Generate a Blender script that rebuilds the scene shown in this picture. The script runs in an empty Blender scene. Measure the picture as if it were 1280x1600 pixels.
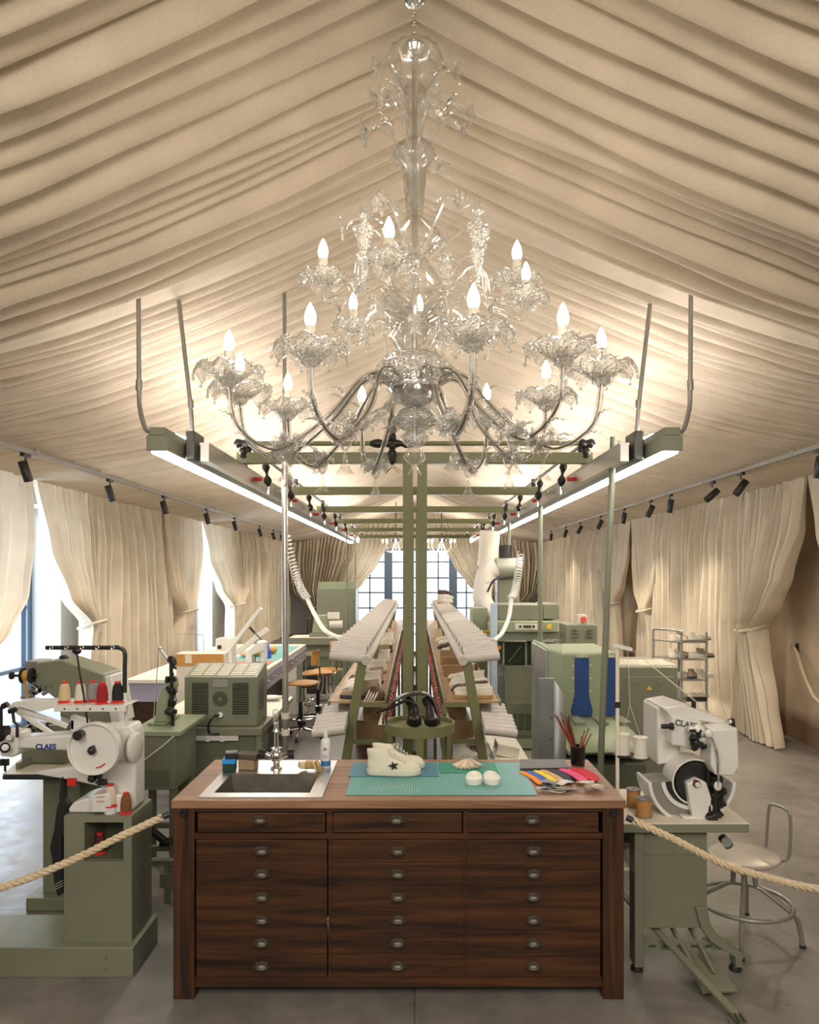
import bpy, math, random
from mathutils import Vector, Matrix, Euler, noise
PI = math.pi
sc = bpy.context.scene
COL = sc.collection
# ------------------------------------------------------------------ camera
F, VX, VY, CH = 1150.0, 648.0, 895.0, 1.925      # focal length in pixels, vanishing point, eye height
cam_d = bpy.data.cameras.new('camera'); cam = bpy.data.objects.new('camera', cam_d); COL.objects.link(cam)
cam.location = (0, 0, CH); cam.rotation_euler = (PI/2, 0, 0)
cam_d.sensor_width = 36; cam_d.sensor_fit = 'AUTO'; cam_d.lens = F/1600*36
cam_d.shift_x = (640-VX)/1600; cam_d.shift_y = (VY-800)/1600; cam_d.clip_end = 200; cam_d.clip_start = .05
sc.camera = cam
# ------------------------------------------------------------------ world, exposure, large lights
sc.view_settings.view_transform = 'Standard'; sc.view_settings.look = 'None'
sc.view_settings.exposure = 0.27; sc.view_settings.gamma = 1.0
try: sc.view_settings.use_curve_mapping = False
except Exception: pass
sc.cycles.max_bounces = 8; sc.cycles.transparent_max_bounces = 32; sc.cycles.diffuse_bounces = 4
sc.cycles.glossy_bounces = 4; sc.cycles.use_denoising = True; sc.cycles.sample_clamp_indirect = 6
sc.cycles.caustics_reflective = False; sc.cycles.caustics_refractive = False
world = bpy.data.worlds.new('sky'); sc.world = world; world.use_nodes = True
bg = world.node_tree.nodes['Background']; bg.inputs[0].default_value = (.80, .90, 1.0, 1); bg.inputs[1].default_value = 1.7
def area(name, loc, rot, sx, sy, power, col, portal=False):
    l = bpy.data.lights.new(name, 'AREA'); l.shape = 'RECTANGLE'; l.size = sx; l.size_y = sy; l.energy = power; l.color = col
    o = bpy.data.objects.new(name, l); COL.objects.link(o); o.location = loc; o.rotation_euler = rot
    if portal: l.cycles.is_portal = True
    return o
WARM = (1.0, .91, .79)
# daylight through the windows (left wall openings, far window)
area('window_daylight', (-4.78, 7.7, 1.5), (0, -PI/2, 0), 2.6, 2.9, 120, (.70, .83, 1))
area('window_daylight', (-4.78, 14.6, 1.5), (0, -PI/2, 0), 2.6, 2.9, 120, (.74, .86, 1))
area('window_daylight', (.05, 23.45, 1.5), (-PI/2, 0, 0), 3.6, 2.4, 260, (.86, .93, 1))
# added warm fill lights, out of view overhead and behind the camera
area('fill_light', (-1.6, .4, 2.9), (.75, 0, 0), .9, 1.6, 40, WARM)
area('fill_light', (1.6, .4, 2.9), (.75, 0, 0), .9, 1.6, 40, WARM)
area('fill_light', (0, -1.5, 3.2), (.9, 0, 0), 3.0, 1.6, 70, WARM)
# ------------------------------------------------------------------ helpers
def P(px, py, Y): return Vector(((px-VX)/F*Y, Y, CH-(py-VY)/F*Y))
def XX(px, Y): return (px-VX)/F*Y
def ZZ(py, Y): return CH-(py-VY)/F*Y
class MB:
    def __init__(s): s.v=[]; s.f=[]; s.s=[]; s.m=[]; s.k=0
    def mat(s, k): s.k=k; return s
    def add(s, vs, fs, sm=False):
        o=len(s.v); s.v += [Vector(v) for v in vs]
        for f in fs: s.f.append([i+o for i in f]); s.s.append(sm); s.m.append(s.k)
        return s
    def box(s, x0,x1,y0,y1,z0,z1):
        if x0>x1: x0,x1=x1,x0
        if y0>y1: y0,y1=y1,y0
        if z0>z1: z0,z1=z1,z0
        return s.add([(x0,y0,z0),(x1,y0,z0),(x1,y1,z0),(x0,y1,z0),(x0,y0,z1),(x1,y0,z1),(x1,y1,z1),(x0,y1,z1)],
          [(0,3,2,1),(4,5,6,7),(0,1,5,4),(1,2,6,5),(2,3,7,6),(3,0,4,7)])
    def obox(s, c, size, rot=(0,0,0)):
        R=Euler(rot).to_matrix(); c=Vector(c); h=Vector(size)/2
        vs=[c+R@Vector((sx*h.x,sy*h.y,sz*h.z)) for sx,sy,sz in ((-1,-1,-1),(1,-1,-1),(1,1,-1),(-1,1,-1),(-1,-1,1),(1,-1,1),(1,1,1),(-1,1,1))]
        return s.add(vs,[(0,3,2,1),(4,5,6,7),(0,1,5,4),(1,2,6,5),(2,3,7,6),(3,0,4,7)])
    def bar(s, p0, p1, w, h, up=(0,0,1)):
        p0=Vector(p0);p1=Vector(p1);d=(p1-p0).normalized();up=Vector(up)
        a=d.cross(up)
        if a.length<1e-4: a=d.cross(Vector((0,1,0)))
        a.normalize(); b=a.cross(d)
        vs=[]
        for p in (p0,p1):
            for sa,sb in ((-1,-1),(1,-1),(1,1),(-1,1)): vs.append(p+a*sa*w/2+b*sb*h/2)
        return s.add(vs,[(0,1,2,3),(7,6,5,4),(0,4,5,1),(1,5,6,2),(2,6,7,3),(3,7,4,0)])
    def tube(s, pts, r, n=8, closed=False, caps=True):
        pts=[Vector(p) for p in pts]; N=len(pts)
        rs = r if isinstance(r,(list,tuple)) else [r]*N
        T=[]
        for i in range(N):
            if closed: t=pts[(i+1)%N]-pts[i-1]
            else: t=pts[min(i+1,N-1)]-pts[max(i-1,0)]
            T.append(t.normalized() if t.length>1e-9 else Vector((0,0,1)))
        a=T[0].orthogonal().normalized(); vs=[]
        for i in range(N):
            a=(a-T[i]*a.dot(T[i]))
            if a.length<1e-6: a=T[i].orthogonal()
            a.normalize(); b=T[i].cross(a)
            for k in range(n):
                an=2*PI*k/n; vs.append(pts[i]+(a*math.cos(an)+b*math.sin(an))*rs[i])
        fs=[]
        for i in range(N if closed else N-1):
            j=(i+1)%N
            for k in range(n): fs.append((i*n+k,i*n+(k+1)%n,j*n+(k+1)%n,j*n+k))
        s.add(vs,fs,True)
        if caps and not closed:
            s.add(vs[:n],[tuple(reversed(range(n)))]); s.add(vs[-n:],[tuple(range(n))])
        return s
    def cyl(s,p0,p1,r,r2=None,n=14,caps=True): return s.tube([p0,p1],[r,r if r2 is None else r2],n,caps=caps)
    def lathe(s, prof, o=(0,0,0), n=16, ax=(0,0,1), fn=None, sm=True):
        o=Vector(o); ax=Vector(ax).normalized(); Q=ax.to_track_quat('Z','Y').to_matrix()
        vs=[];N=len(prof)
        for i,(r,z) in enumerate(prof):
            for k in range(n):
                an=2*PI*k/n; rr,zz=(r,z) if fn is None else fn(r,z,an,i)
                vs.append(o+Q@Vector((rr*math.cos(an),rr*math.sin(an),zz)))
        fs=[(i*n+k,i*n+(k+1)%n,(i+1)*n+(k+1)%n,(i+1)*n+k) for i in range(N-1) for k in range(n)]
        return s.add(vs,fs,sm)
    def ball(s,c,r,n=12,m=8,rot=(0,0,0)):
        if not isinstance(r,(tuple,list)): r=(r,r,r)
        c=Vector(c);R=Euler(rot).to_matrix();vs=[]
        for i in range(m+1):
            t=PI*i/m
            for k in range(n):
                a=2*PI*k/n; vs.append(c+R@Vector((r[0]*math.sin(t)*math.cos(a),r[1]*math.sin(t)*math.sin(a),r[2]*math.cos(t))))
        fs=[(i*n+k,(i+1)*n+k,(i+1)*n+(k+1)%n,i*n+(k+1)%n) for i in range(m) for k in range(n)]
        return s.add(vs,fs,True)
    def prism(s, poly, a, b, plane='xz'):
        def mk(u,w,t): return {'xz':(u,t,w),'xy':(u,w,t),'yz':(t,u,w)}[plane]
        n=len(poly); vs=[mk(u,w,a) for u,w in poly]+[mk(u,w,b) for u,w in poly]
        return s.add(vs,[tuple(range(n)),tuple(reversed(range(n,2*n)))]+[(i,i+n,(i+1)%n+n,(i+1)%n) for i in range(n)])
    def helix(s,p0,p1,R,turns,r,n=6,per=12):
        p0=Vector(p0);p1=Vector(p1);d=(p1-p0).normalized();a=d.orthogonal().normalized();b=d.cross(a);N=int(turns*per)
        return s.tube([p0.lerp(p1,i/N)+(a*math.cos(2*PI*i/per)+b*math.sin(2*PI*i/per))*R for i in range(N+1)],r,n)
    def build(s,name,mats,parent=None,bevel=0,seg=2,solid=0):
        if not isinstance(mats,(list,tuple)): mats=[mats]
        L=root_loc(parent)
        me=bpy.data.meshes.new(name); me.from_pydata([v-L for v in s.v],[],s.f)
        me.polygons.foreach_set('use_smooth',s.s); me.polygons.foreach_set('material_index',s.m)
        for m in mats: me.materials.append(m)
        me.validate(); me.update(); me.set_sharp_from_angle(angle=.75)
        o=bpy.data.objects.new(name,me); COL.objects.link(o)
        if parent: o.parent=parent
        if solid:
            m=o.modifiers.new('thick','SOLIDIFY'); m.thickness=solid; m.offset=0
        if bevel:
            m=o.modifiers.new('bevel','BEVEL'); m.width=bevel; m.segments=seg; m.limit_method='ANGLE'; m.angle_limit=.7; m.harden_normals=False
        return o
def root_loc(p):
    L=Vector((0,0,0))
    while p is not None: L=L+p.location; p=p.parent
    return L
def tag(o,label=None,cat=None,group=None,kind=None):
    if label: o['label']=label
    if cat: o['category']=cat
    if group: o['group']=group
    if kind: o['kind']=kind
    return o
def thing(name,label,cat,loc=(0,0,0),group=None):
    o=bpy.data.objects.new(name,None); o.empty_display_size=.1; COL.objects.link(o); o.location=loc
    return tag(o,label,cat,group)
def struct(name,mb,mat,**k): return tag(mb.build(name,mat,**k),kind='structure')
CH_ = {}
def dup(root,loc=None,rotz=None,label=None,group=None,mats=None,scale=None):
    def cp(o,par):
        c=o.copy(); COL.objects.link(c)
        if par: c.parent=par
        for ch in o.children: cp(ch,c)
        return c
    r=cp(root,None)
    if loc is not None: r.location=loc
    if rotz is not None: r.rotation_euler[2]=rotz
    if scale: r.scale=(scale,)*3
    return tag(r,label,None,group)
def text(s,loc,size,rot,mat,parent,ext=.001,name='lettering'):
    c=bpy.data.curves.new(name,'FONT'); c.body=s; c.size=size; c.extrude=ext; c.align_x='CENTER'; c.align_y='CENTER'; c.offset=size*.03
    o=bpy.data.objects.new(name,c); COL.objects.link(o); c.materials.append(mat)
    bpy.context.view_layer.update(); me=bpy.data.meshes.new_from_object(o.evaluated_get(bpy.context.evaluated_depsgraph_get())); bpy.data.objects.remove(o); bpy.data.curves.remove(c)
    me.materials.clear(); me.materials.append(mat)
    o=bpy.data.objects.new(name,me); COL.objects.link(o)
    if parent: o.parent=parent
    o.location=Vector(loc)-root_loc(parent); o.rotation_euler=rot; return o
def cr(pts,n=6):
    pts=[Vector(p) for p in pts]; out=[]
    for i in range(len(pts)-1):
        p0=pts[max(i-1,0)];p1=pts[i];p2=pts[i+1];p3=pts[min(i+2,len(pts)-1)]
        for k in range(n):
            t=k/n; out.append(.5*((2*p1)+(p2-p0)*t+(2*p0-5*p1+4*p2-p3)*t*t+(3*p1-p0-3*p2+p3)*t**3))
    out.append(pts[-1]); return out
def arcpts(c,r,a0,a1,n,plane='xz'):
    out=[]
    for i in range(n+1):
        a=a0+(a1-a0)*i/n; u,w=r*math.cos(a),r*math.sin(a); c_=Vector(c)
        out.append(c_+Vector({'xz':(u,0,w),'xy':(u,w,0),'yz':(0,u,w)}[plane]))
    return out
def lerpk(keys,z):
    """piecewise smooth interpolation of [(z,value...)] (z descending)"""
    if z>=keys[0][0]: return keys[0][1:]
    for a,b in zip(keys,keys[1:]):
        if z>=b[0]:
            t=(a[0]-z)/(a[0]-b[0]); t=t*t*(3-2*t)*.6+t*.4
            return tuple(p+(q-p)*t for p,q in zip(a[1:],b[1:]))
    return keys[-1][1:]
# ------------------------------------------------------------------ materials
def mat(name,col,rough=.5,metal=0,spec=.5,var=0,vscale=6,bump=0,bscale=60,stretch=(1,1,1),trans=0,emit=None,estr=0,coat=0):
    m=bpy.data.materials.new(name); m.use_nodes=True; nt=m.node_tree; N=nt.nodes; b=N['Principled BSDF']
    b.inputs['Base Color'].default_value=(*col,1); b.inputs['Roughness'].default_value=rough; b.inputs['Metallic'].default_value=metal
    b.inputs['Specular IOR Level'].default_value=spec
    if coat: b.inputs['Coat Weight'].default_value=coat; b.inputs['Coat Roughness'].default_value=.15
    if emit: b.inputs['Emission Color'].default_value=(*emit,1); b.inputs['Emission Strength'].default_value=estr
    if var or bump:
        tc=N.new('ShaderNodeTexCoord'); mp=N.new('ShaderNodeMapping'); mp.inputs['Scale'].default_value=stretch; nt.links.new(tc.outputs['Object'],mp.inputs[0])
    if var:
        n=N.new('ShaderNodeTexNoise'); n.inputs['Scale'].default_value=vscale; n.inputs['Detail'].default_value=5; nt.links.new(mp.outputs[0],n.inputs[0])
        r=N.new('ShaderNodeValToRGB'); r.color_ramp.elements[0].position=.3; r.color_ramp.elements[1].position=.7
        r.color_ramp.elements[0].color=(*[c*(1-var) for c in col],1); r.color_ramp.elements[1].color=(*[min(1,c*(1+var*.7)) for c in col],1)
        nt.links.new(n.outputs[0],r.inputs[0]); nt.links.new(r.outputs[0],b.inputs['Base Color'])
    if bump:
        n=N.new('ShaderNodeTexNoise'); n.inputs['Scale'].default_value=bscale; n.inputs['Detail'].default_value=3; nt.links.new(mp.outputs[0],n.inputs[0])
        bp=N.new('ShaderNodeBump'); bp.inputs['Strength'].default_value=bump; bp.inputs['Distance'].default_value=.01; nt.links.new(n.outputs[0],bp.inputs['Height']); nt.links.new(bp.outputs[0],b.inputs['Normal'])
    return m
def linen(name,col,trans):
    m=mat(name,col,.95,spec=.15,var=.10,vscale=3,bump=.25,bscale=90); nt=m.node_tree; N=nt.nodes; b=N['Principled BSDF']; out=N['Material Output']
    # weave: faint warp and weft slubs
    tc=N['Texture Coordinate']; w=N.new('ShaderNodeTexNoise'); mp=N.new('ShaderNodeMapping'); mp.inputs['Scale'].default_value=(30,30,30)
    nt.links.new(tc.outputs['Object'],mp.inputs[0]); nt.links.new(mp.outputs[0],w.inputs[0]); w.inputs['Scale'].default_value=3
    mx=N.new('ShaderNodeMixRGB'); mx.blend_type='MULTIPLY'; mx.inputs[0].default_value=.16; nt.links.new(N['Color Ramp'].outputs[0],mx.inputs[1]); nt.links.new(w.outputs[0],mx.inputs[2])
    nt.links.new(mx.outputs[0],b.inputs['Base Color'])
    t=N.new('ShaderNodeBsdfTranslucent'); t.inputs[0].default_value=(*col,1); s=N.new('ShaderNodeMixShader'); s.inputs[0].default_value=trans
    nt.links.new(b.outputs[0],s.inputs[1]); nt.links.new(t.outputs[0],s.inputs[2]); nt.links.new(s.outputs[0],out.inputs[0]); return m
M={}
M['ceil']=linen('ceiling_cloth',(.69,.585,.46),.06)
M['curtain']=linen('curtain_linen',(.78,.69,.55),.15)
M['sage']=mat('sage_paint',(.19,.198,.138),.42,var=.06,vscale=3,bump=.06,bscale=120)
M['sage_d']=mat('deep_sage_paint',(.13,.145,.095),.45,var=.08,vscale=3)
M['sage_l']=mat('pale_sage_paint',(.27,.31,.20),.4,var=.05)
M['olive']=mat('olive_paint',(.165,.17,.075),.42,var=.06)
M['white']=mat('white_enamel',(.68,.67,.63),.32,var=.04,coat=.3)
M['cream']=mat('cream_laminate',(.72,.67,.56),.4,var=.05)
M['grey']=mat('grey_metal',(.30,.29,.27),.4,.6,var=.08)
M['dgrey']=mat('dark_grey_cast',(.10,.10,.095),.4,.5)
M['core']=mat('arm_core_metal',(.13,.12,.10),.3,.8)
M['alu']=mat('aluminium',(.55,.54,.52),.32,.9,var=.05)
M['chrome']=mat('chrome',(.82,.82,.82),.10,1)
M['steel']=mat('brushed_steel',(.62,.61,.58),.30,.95,var=.08,vscale=20,stretch=(1,12,1))
M['black']=mat('black_plastic',(.018,.018,.018),.4)
M['blackm']=mat('black_iron',(.03,.028,.026),.35,.5)
M['red']=mat('red_plastic',(.62,.03,.02),.35)
M['roller']=mat('grey_roller_cover',(.50,.47,.43),.6,var=.1,vscale=12,bump=.1)
M['lamp']=mat('lamp_glow',(1,1,1),.5,emit=(1,.88,.71),estr=66)
M['tubeglow']=mat('tube_glow',(1,1,1),.5,emit=(1,.96,.91),estr=32)
M['upglow']=mat('uplight_glow',(1,1,1),.5,emit=(1,.94,.88),estr=44)
M['spotglow']=mat('spot_glow',(1,1,1),.5,emit=(1,.86,.66),estr=14)
M['concrete']=mat('concrete',(.205,.19,.168),.38,spec=.5,var=.25,vscale=1.3,bump=.08,bscale=30)
M['plaster']=mat('plaster',(.55,.43,.30),.9,var=.22,vscale=1.6,bump=.3,bscale=14)
M['wallp']=mat('pale_wall_paint',(.60,.60,.58),.85,var=.06,vscale=2)
M['navy']=mat('blue_grey_frame',(.10,.15,.23),.45)
M['blue']=mat('blue_flap_cloth',(.012,.05,.19),.6,var=.25,vscale=5,bump=.2)
M['canvas']=mat('off_white_canvas',(.72,.68,.56),.8,var=.06,bump=.15,bscale=200)
M['tan']=mat('tan_leather',(.42,.27,.14),.5,var=.2)
M['brown']=mat('brown_leather',(.10,.05,.03),.4,var=.3)
M['dark']=mat('dark_leather',(.018,.015,.014),.28,var=.3)
M['ply']=mat('honey_plywood',(.55,.28,.08),.35,var=.15,vscale=8,stretch=(1,8,1))
M['tealmat']=None
M['rope']=mat('jute_rope',(.62,.50,.34),.9,var=.15,vscale=80,bump=.5,bscale=160)
M['glasspane']=None
def wood(name,c1,c2,grain_axis,scale=3.0,rough=.42,plank=None):
    m=bpy.data.materials.new(name); m.use_nodes=True; nt=m.node_tree; N=nt.nodes; b=N['Principled BSDF']; b.inputs['Roughness'].default_value=rough
    tc=N.new('ShaderNodeTexCoord'); mp=N.new('ShaderNodeMapping'); s=[9,9,9]; s[grain_axis]=.55; mp.inputs['Scale'].default_value=s; nt.links.new(tc.outputs['Object'],mp.inputs[0])
    n=N.new('ShaderNodeTexNoise'); n.inputs['Scale'].default_value=scale; n.inputs['Detail'].default_value=8; n.inputs['Distortion'].default_value=1.3; nt.links.new(mp.outputs[0],n.inputs[0])
    w=N.new('ShaderNodeTexWave'); w.bands_direction='Z' if grain_axis!=2 else 'X'; w.inputs['Scale'].default_value=.45; w.inputs['Distortion'].default_value=16; w.inputs['Detail Scale'].default_value=.6; w.inputs['Detail'].default_value=3; nt.links.new(mp.outputs[0],w.inputs[0])
    a=N.new('ShaderNodeMath'); a.operation='MULTIPLY_ADD'; a.inputs[1].default_value=.14; nt.links.new(w.outputs[1],a.inputs[0]); nt.links.new(n.outputs[0],a.inputs[2])
    r=N.new('ShaderNodeValToRGB'); r.color_ramp.elements[0].position=.35; r.color_ramp.elements[1].position=.95; r.color_ramp.elements[0].color=(*c1,1); r.color_ramp.elements[1].color=(*c2,1)
    nt.links.new(a.outputs[0],r.inputs[0]); src=r.outputs[0]
    n2=N.new('ShaderNodeTexNoise'); n2.inputs['Scale'].default_value=2.2; nt.links.new(tc.outputs['Object'],n2.inputs[0])
    mx=N.new('ShaderNodeMixRGB'); mx.blend_type='MULTIPLY'; mx.inputs[0].default_value=.6; nt.links.new(src,mx.inputs[1]); nt.links.new(n2.outputs[0],mx.inputs[2]); 
    g=N.new('ShaderNodeMixRGB'); g.blend_type='MULTIPLY'; g.inputs[0].default_value=1; g.inputs[2].default_value=(1.45,1.45,1.45,1); nt.links.new(mx.outputs[0],g.inputs[1]); nt.links.new(g.outputs[0],b.inputs['Base Color'])
    bp=N.new('ShaderNodeBump'); bp.inputs['Strength'].default_value=.25; bp.inputs['Distance'].default_value=.004; nt.links.new(a.outputs[0],bp.inputs['Height']); nt.links.new(bp.outputs[0],b.inputs['Normal'])
    return m
M['wood']=wood('dark_walnut_drawer',(.013,.0045,.0015),(.105,.037,.010),0)
M['woodv']=wood('dark_walnut_post',(.016,.0065,.003),(.10,.038,.012),2)
M['woodtop']=wood('worn_plank_top',(.17,.085,.045),(.36,.20,.112),0,rough=.5)
M['darkwood']=wood('bench_wood',(.035,.015,.008),(.09,.04,.02),1)
def glassmix(name,tint,gloss,body,bodyc):
    m=bpy.data.materials.new(name); m.use_nodes=True; nt=m.node_tree; N=nt.nodes; N.remove(N['Principled BSDF']); out=N['Material Output']
    t=N.new('ShaderNodeBsdfTransparent'); t.inputs[0].default_value=(*tint,1)
    d=N.new('ShaderNodeBsdfTranslucent'); d.inputs[0].default_value=(*bodyc,1); df=N.new('ShaderNodeBsdfDiffuse'); df.inputs[0].default_value=(*bodyc,1)
    dd=N.new('ShaderNodeMixShader'); dd.inputs[0].default_value=.5; nt.links.new(d.outputs[0],dd.inputs[1]); nt.links.new(df.outputs[0],dd.inputs[2])
    a=N.new('ShaderNodeMixShader'); a.inputs[0].default_value=body; nt.links.new(t.outputs[0],a.inputs[1]); nt.links.new(dd.outputs[0],a.inputs[2])
    g=N.new('ShaderNodeBsdfGlossy'); g.inputs['Roughness'].default_value=.10
    lw=N.new('ShaderNodeLayerWeight'); lw.inputs[0].default_value=.35; ma=N.new('ShaderNodeMath'); ma.operation='MULTIPLY_ADD'; ma.inputs[1].default_value=gloss; ma.inputs[2].default_value=.04; nt.links.new(lw.outputs['Facing'],ma.inputs[0])
    b=N.new('ShaderNodeMixShader'); nt.links.new(ma.outputs[0],b.inputs[0]); nt.links.new(a.outputs[0],b.inputs[1]); nt.links.new(g.outputs[0],b.inputs[2]); nt.links.new(b.outputs[0],out.inputs[0])
    return m
M['glass']=glassmix('blown_glass',(.985,.98,.965),.75,.09,(1,.97,.9))
M['glass2']=glassmix('frosted_blown_glass',(.98,.975,.96),.9,.20,(1,.99,.94))
def lace(m):
    nt=m.node_tree; N=nt.nodes; tc=N.new('ShaderNodeTexCoord'); v=N.new('ShaderNodeTexVoronoi'); v.feature='DISTANCE_TO_EDGE'; v.inputs['Scale'].default_value=75; nt.links.new(tc.outputs['Object'],v.inputs['Vector'])
    r=N.new('ShaderNodeMapRange'); r.inputs[1].default_value=.0; r.inputs[2].default_value=.16; r.inputs[3].default_value=.75; r.inputs[4].default_value=.12; nt.links.new(v.outputs['Distance'],r.inputs[0])
    mixes=[n for n in N if n.type=='MIX_SHADER' and n.inputs[1].is_linked and n.inputs[1].links[0].from_node.type=='BSDF_TRANSPARENT']; nt.links.new(r.outputs[0],mixes[0].inputs[0])
    b=N.new('ShaderNodeBump'); b.inputs['Strength'].default_value=.9; b.inputs['Distance'].default_value=.012; nt.links.new(v.outputs['Distance'],b.inputs['Height'])
    for n in N:
        if n.type in('BSDF_GLOSSY','LAYER_WEIGHT'): nt.links.new(b.outputs[0],n.inputs['Normal'])
M['lace']=glassmix('laced_blown_glass',(.98,.975,.96),.9,.20,(1,.99,.94)); lace(M['lace'])
M['acrylic']=glassmix('clear_acrylic',(.93,.95,.94),.25,.04,(.9,.9,.9))
M['hose']=mat('white_hose',(.80,.79,.75),.4)
# ================================================================== STRUCTURE
WX, WZ, YF, YB = 4.4, 2.93, 23.3, -3.2
m=MB(); m.box(-WX-.6,WX+.2,YB,YF+.3,-.1,0)
fl=struct('floor',m,M['concrete'])
# concrete: add faint joints and worn patches
nt=M['concrete'].node_tree; N=nt.nodes; b=N['Principled BSDF']
br=N.new('ShaderNodeTexBrick'); br.inputs['Scale'].default_value=1; br.inputs['Brick Width'].default_value=2.6; br.inputs['Row Height'].default_value=2.1
br.inputs['Mortar Size'].default_value=.004; br.inputs['Color1'].default_value=(1,1,1,1); br.inputs['Color2'].default_value=(.93,.93,.93,1); br.inputs['Mortar'].default_value=(.55,.55,.55,1)
nt.links.new(N['Texture Coordinate'].outputs['Object'],br.inputs[0])
mx=N.new('ShaderNodeMixRGB'); mx.blend_type='MULTIPLY'; mx.inputs[0].default_value=1; nt.links.new(N['Color Ramp'].outputs[0],mx.inputs[1]); nt.links.new(br.outputs[0],mx.inputs[2])
n2=N.new('ShaderNodeTexNoise'); n2.inputs['Scale'].default_value=5; n2.inputs['Detail'].default_value=8; n2.inputs['Roughness'].default_value=.7; nt.links.new(N['Texture Coordinate'].outputs['Object'],n2.inputs[0])
r2=N.new('ShaderNodeMapRange'); r2.inputs[1].default_value=.3; r2.inputs[2].default_value=.75; r2.inputs[3].default_value=.72; r2.inputs[4].default_value=1.2; nt.links.new(n2.outputs[0],r2.inputs[0])
m2=N.new('ShaderNodeMixRGB'); m2.blend_type='MULTIPLY'; m2.inputs[0].default_value=1; nt.links.new(mx.outputs[0],m2.inputs[1]); nt.links.new(r2.outputs[0],m2.inputs[2]); nt.links.new(m2.outputs[0],b.inputs['Base Color'])
r3=N.new('ShaderNodeMapRange'); r3.inputs[1].default_value=.3; r3.inputs[2].default_value=.7; r3.inputs[3].default_value=.25; r3.inputs[4].default_value=.5; nt.links.new(n2.outputs[0],r3.inputs[0]); nt.links.new(r3.outputs[0],b.inputs['Roughness'])
# plaster: brown damp band along the foot of the wall
nt=M['plaster'].node_tree; N=nt.nodes; b=N['Principled BSDF']; tc=N['Texture Coordinate']; sp=N.new('ShaderNodeSeparateXYZ'); nt.links.new(tc.outputs['Object'],sp.inputs[0])
nn=N.new('ShaderNodeTexNoise'); nn.inputs['Scale'].default_value=3; nt.links.new(tc.outputs['Object'],nn.inputs[0])
ad=N.new('ShaderNodeMath'); ad.operation='MULTIPLY_ADD'; ad.inputs[1].default_value=.25; nt.links.new(nn.outputs[0],ad.inputs[0]); nt.links.new(sp.outputs[2],ad.inputs[2])
rr=N.new('ShaderNodeMapRange'); rr.inputs[1].default_value=.34; rr.inputs[2].default_value=.5; nt.links.new(ad.outputs[0],rr.inputs[0])
mm=N.new('ShaderNodeMixRGB'); mm.inputs[1].default_value=(.22,.13,.08,1); nt.links.new(rr.outputs[0],mm.inputs[0]); nt.links.new(N['Color Ramp'].outputs[0],mm.inputs[2]); nt.links.new(mm.outputs[0],b.inputs['Base Color'])
HW=5.2
m=MB(); m.box(WX,WX+.2,YB,YF,0,HW)
for y in (9.55,13.2): m.box(WX-.12,WX,y-.35,y+.35,0,2.6)
struct('wall_right',m,M['plaster'])
wins=[(6.3,9.15,2.72),(13.15,16.0,2.72)]
m=MB(); yy=YB
for a,b_,h in wins:
    m.box(-WX-.45,-WX,yy,a,0,HW); m.box(-WX-.45,-WX,a,b_,h,HW); yy=b_
m.box(-WX-.45,-WX,yy,YF,0,HW)
struct('wall_left',m,M['wallp'])
m=MB(); m.box(-WX-.45,WX+.2,YB-.2,YB,0,HW); struct('wall_back',m,M['wallp'])
wx0,wx1,wh=-1.86,1.96,2.72
m=MB(); m.box(-WX-.45,wx0,YF,YF+.25,0,HW); m.box(wx1,WX+.2,YF,YF+.25,0,HW); m.box(wx0,wx1,YF,YF+.25,wh,HW)
struct('wall_front',m,M['wallp'])
m=MB(); m.box(-WX-.45,WX+.2,YB-.2,YF+.25,HW,HW+.1); struct('ceiling',m,M['wallp'])
def pane_mat():
    return glassmix('window_pane',(.97,.99,1),.15,.0,(1,1,1))
M['glasspane']=pane_mat()
n_=1
for a,b_,h in wins:
    w=thing(f'window_{n_}',None,None,(-WX-.42,(a+b_)/2,0)); w['kind']='structure'; n_+=1
    m=MB()
    x0,x1=-WX-.44,-WX-.36
    for y in (a+.05,b_-.05): m.box(x0,x1,y-.05,y+.05,0,h)
    m.box(x0,x1,a,b_,0,.1); m.box(x0,x1,a,b_,h-.1,h)
    for k in range(1,4): y=a+(b_-a)*k/4; m.box(x0,x1-.02,y-.03,y+.03,0,h)
    for z in (.75,1.5,2.2): m.box(x0,x1-.02,a,b_,z-.02,z+.02)
    m.build('window_frame',M['navy'],w)
    m=MB(); m.box(x0+.03,x0+.036,a,b_,0,h); m.build('glass',M['glasspane'],w)
w=thing(f'window_{n_}',None,None,(0,YF,0)); w['kind']='structure'
m=MB()
for x in (wx0+.04,wx1-.04): m.box(x-.04,x+.04,YF+.02,YF+.12,0,wh)
for px_ in (607,708): x=XX(px_,YF); m.box(x-.13,x+.13,YF-.04,YF+.16,0,wh)
for px_ in (578,632,657,685,729): x=XX(px_,YF); m.box(x-.022,x+.022,YF+.03,YF+.09,0,wh)
for py_ in (878,903,926,950,975,1000): z=ZZ(py_,YF); m.box(wx0,wx1,YF+.03,YF+.09,z-.022,z+.022)
m.box(wx0,wx1,YF+.02,YF+.12,wh-.1,wh)
m.build('window_frame',M['navy'],w)
m=MB(); m.box(wx0,wx1,YF+.05,YF+.056,0,wh); m.build('glass',M['glasspane'],w)

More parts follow.
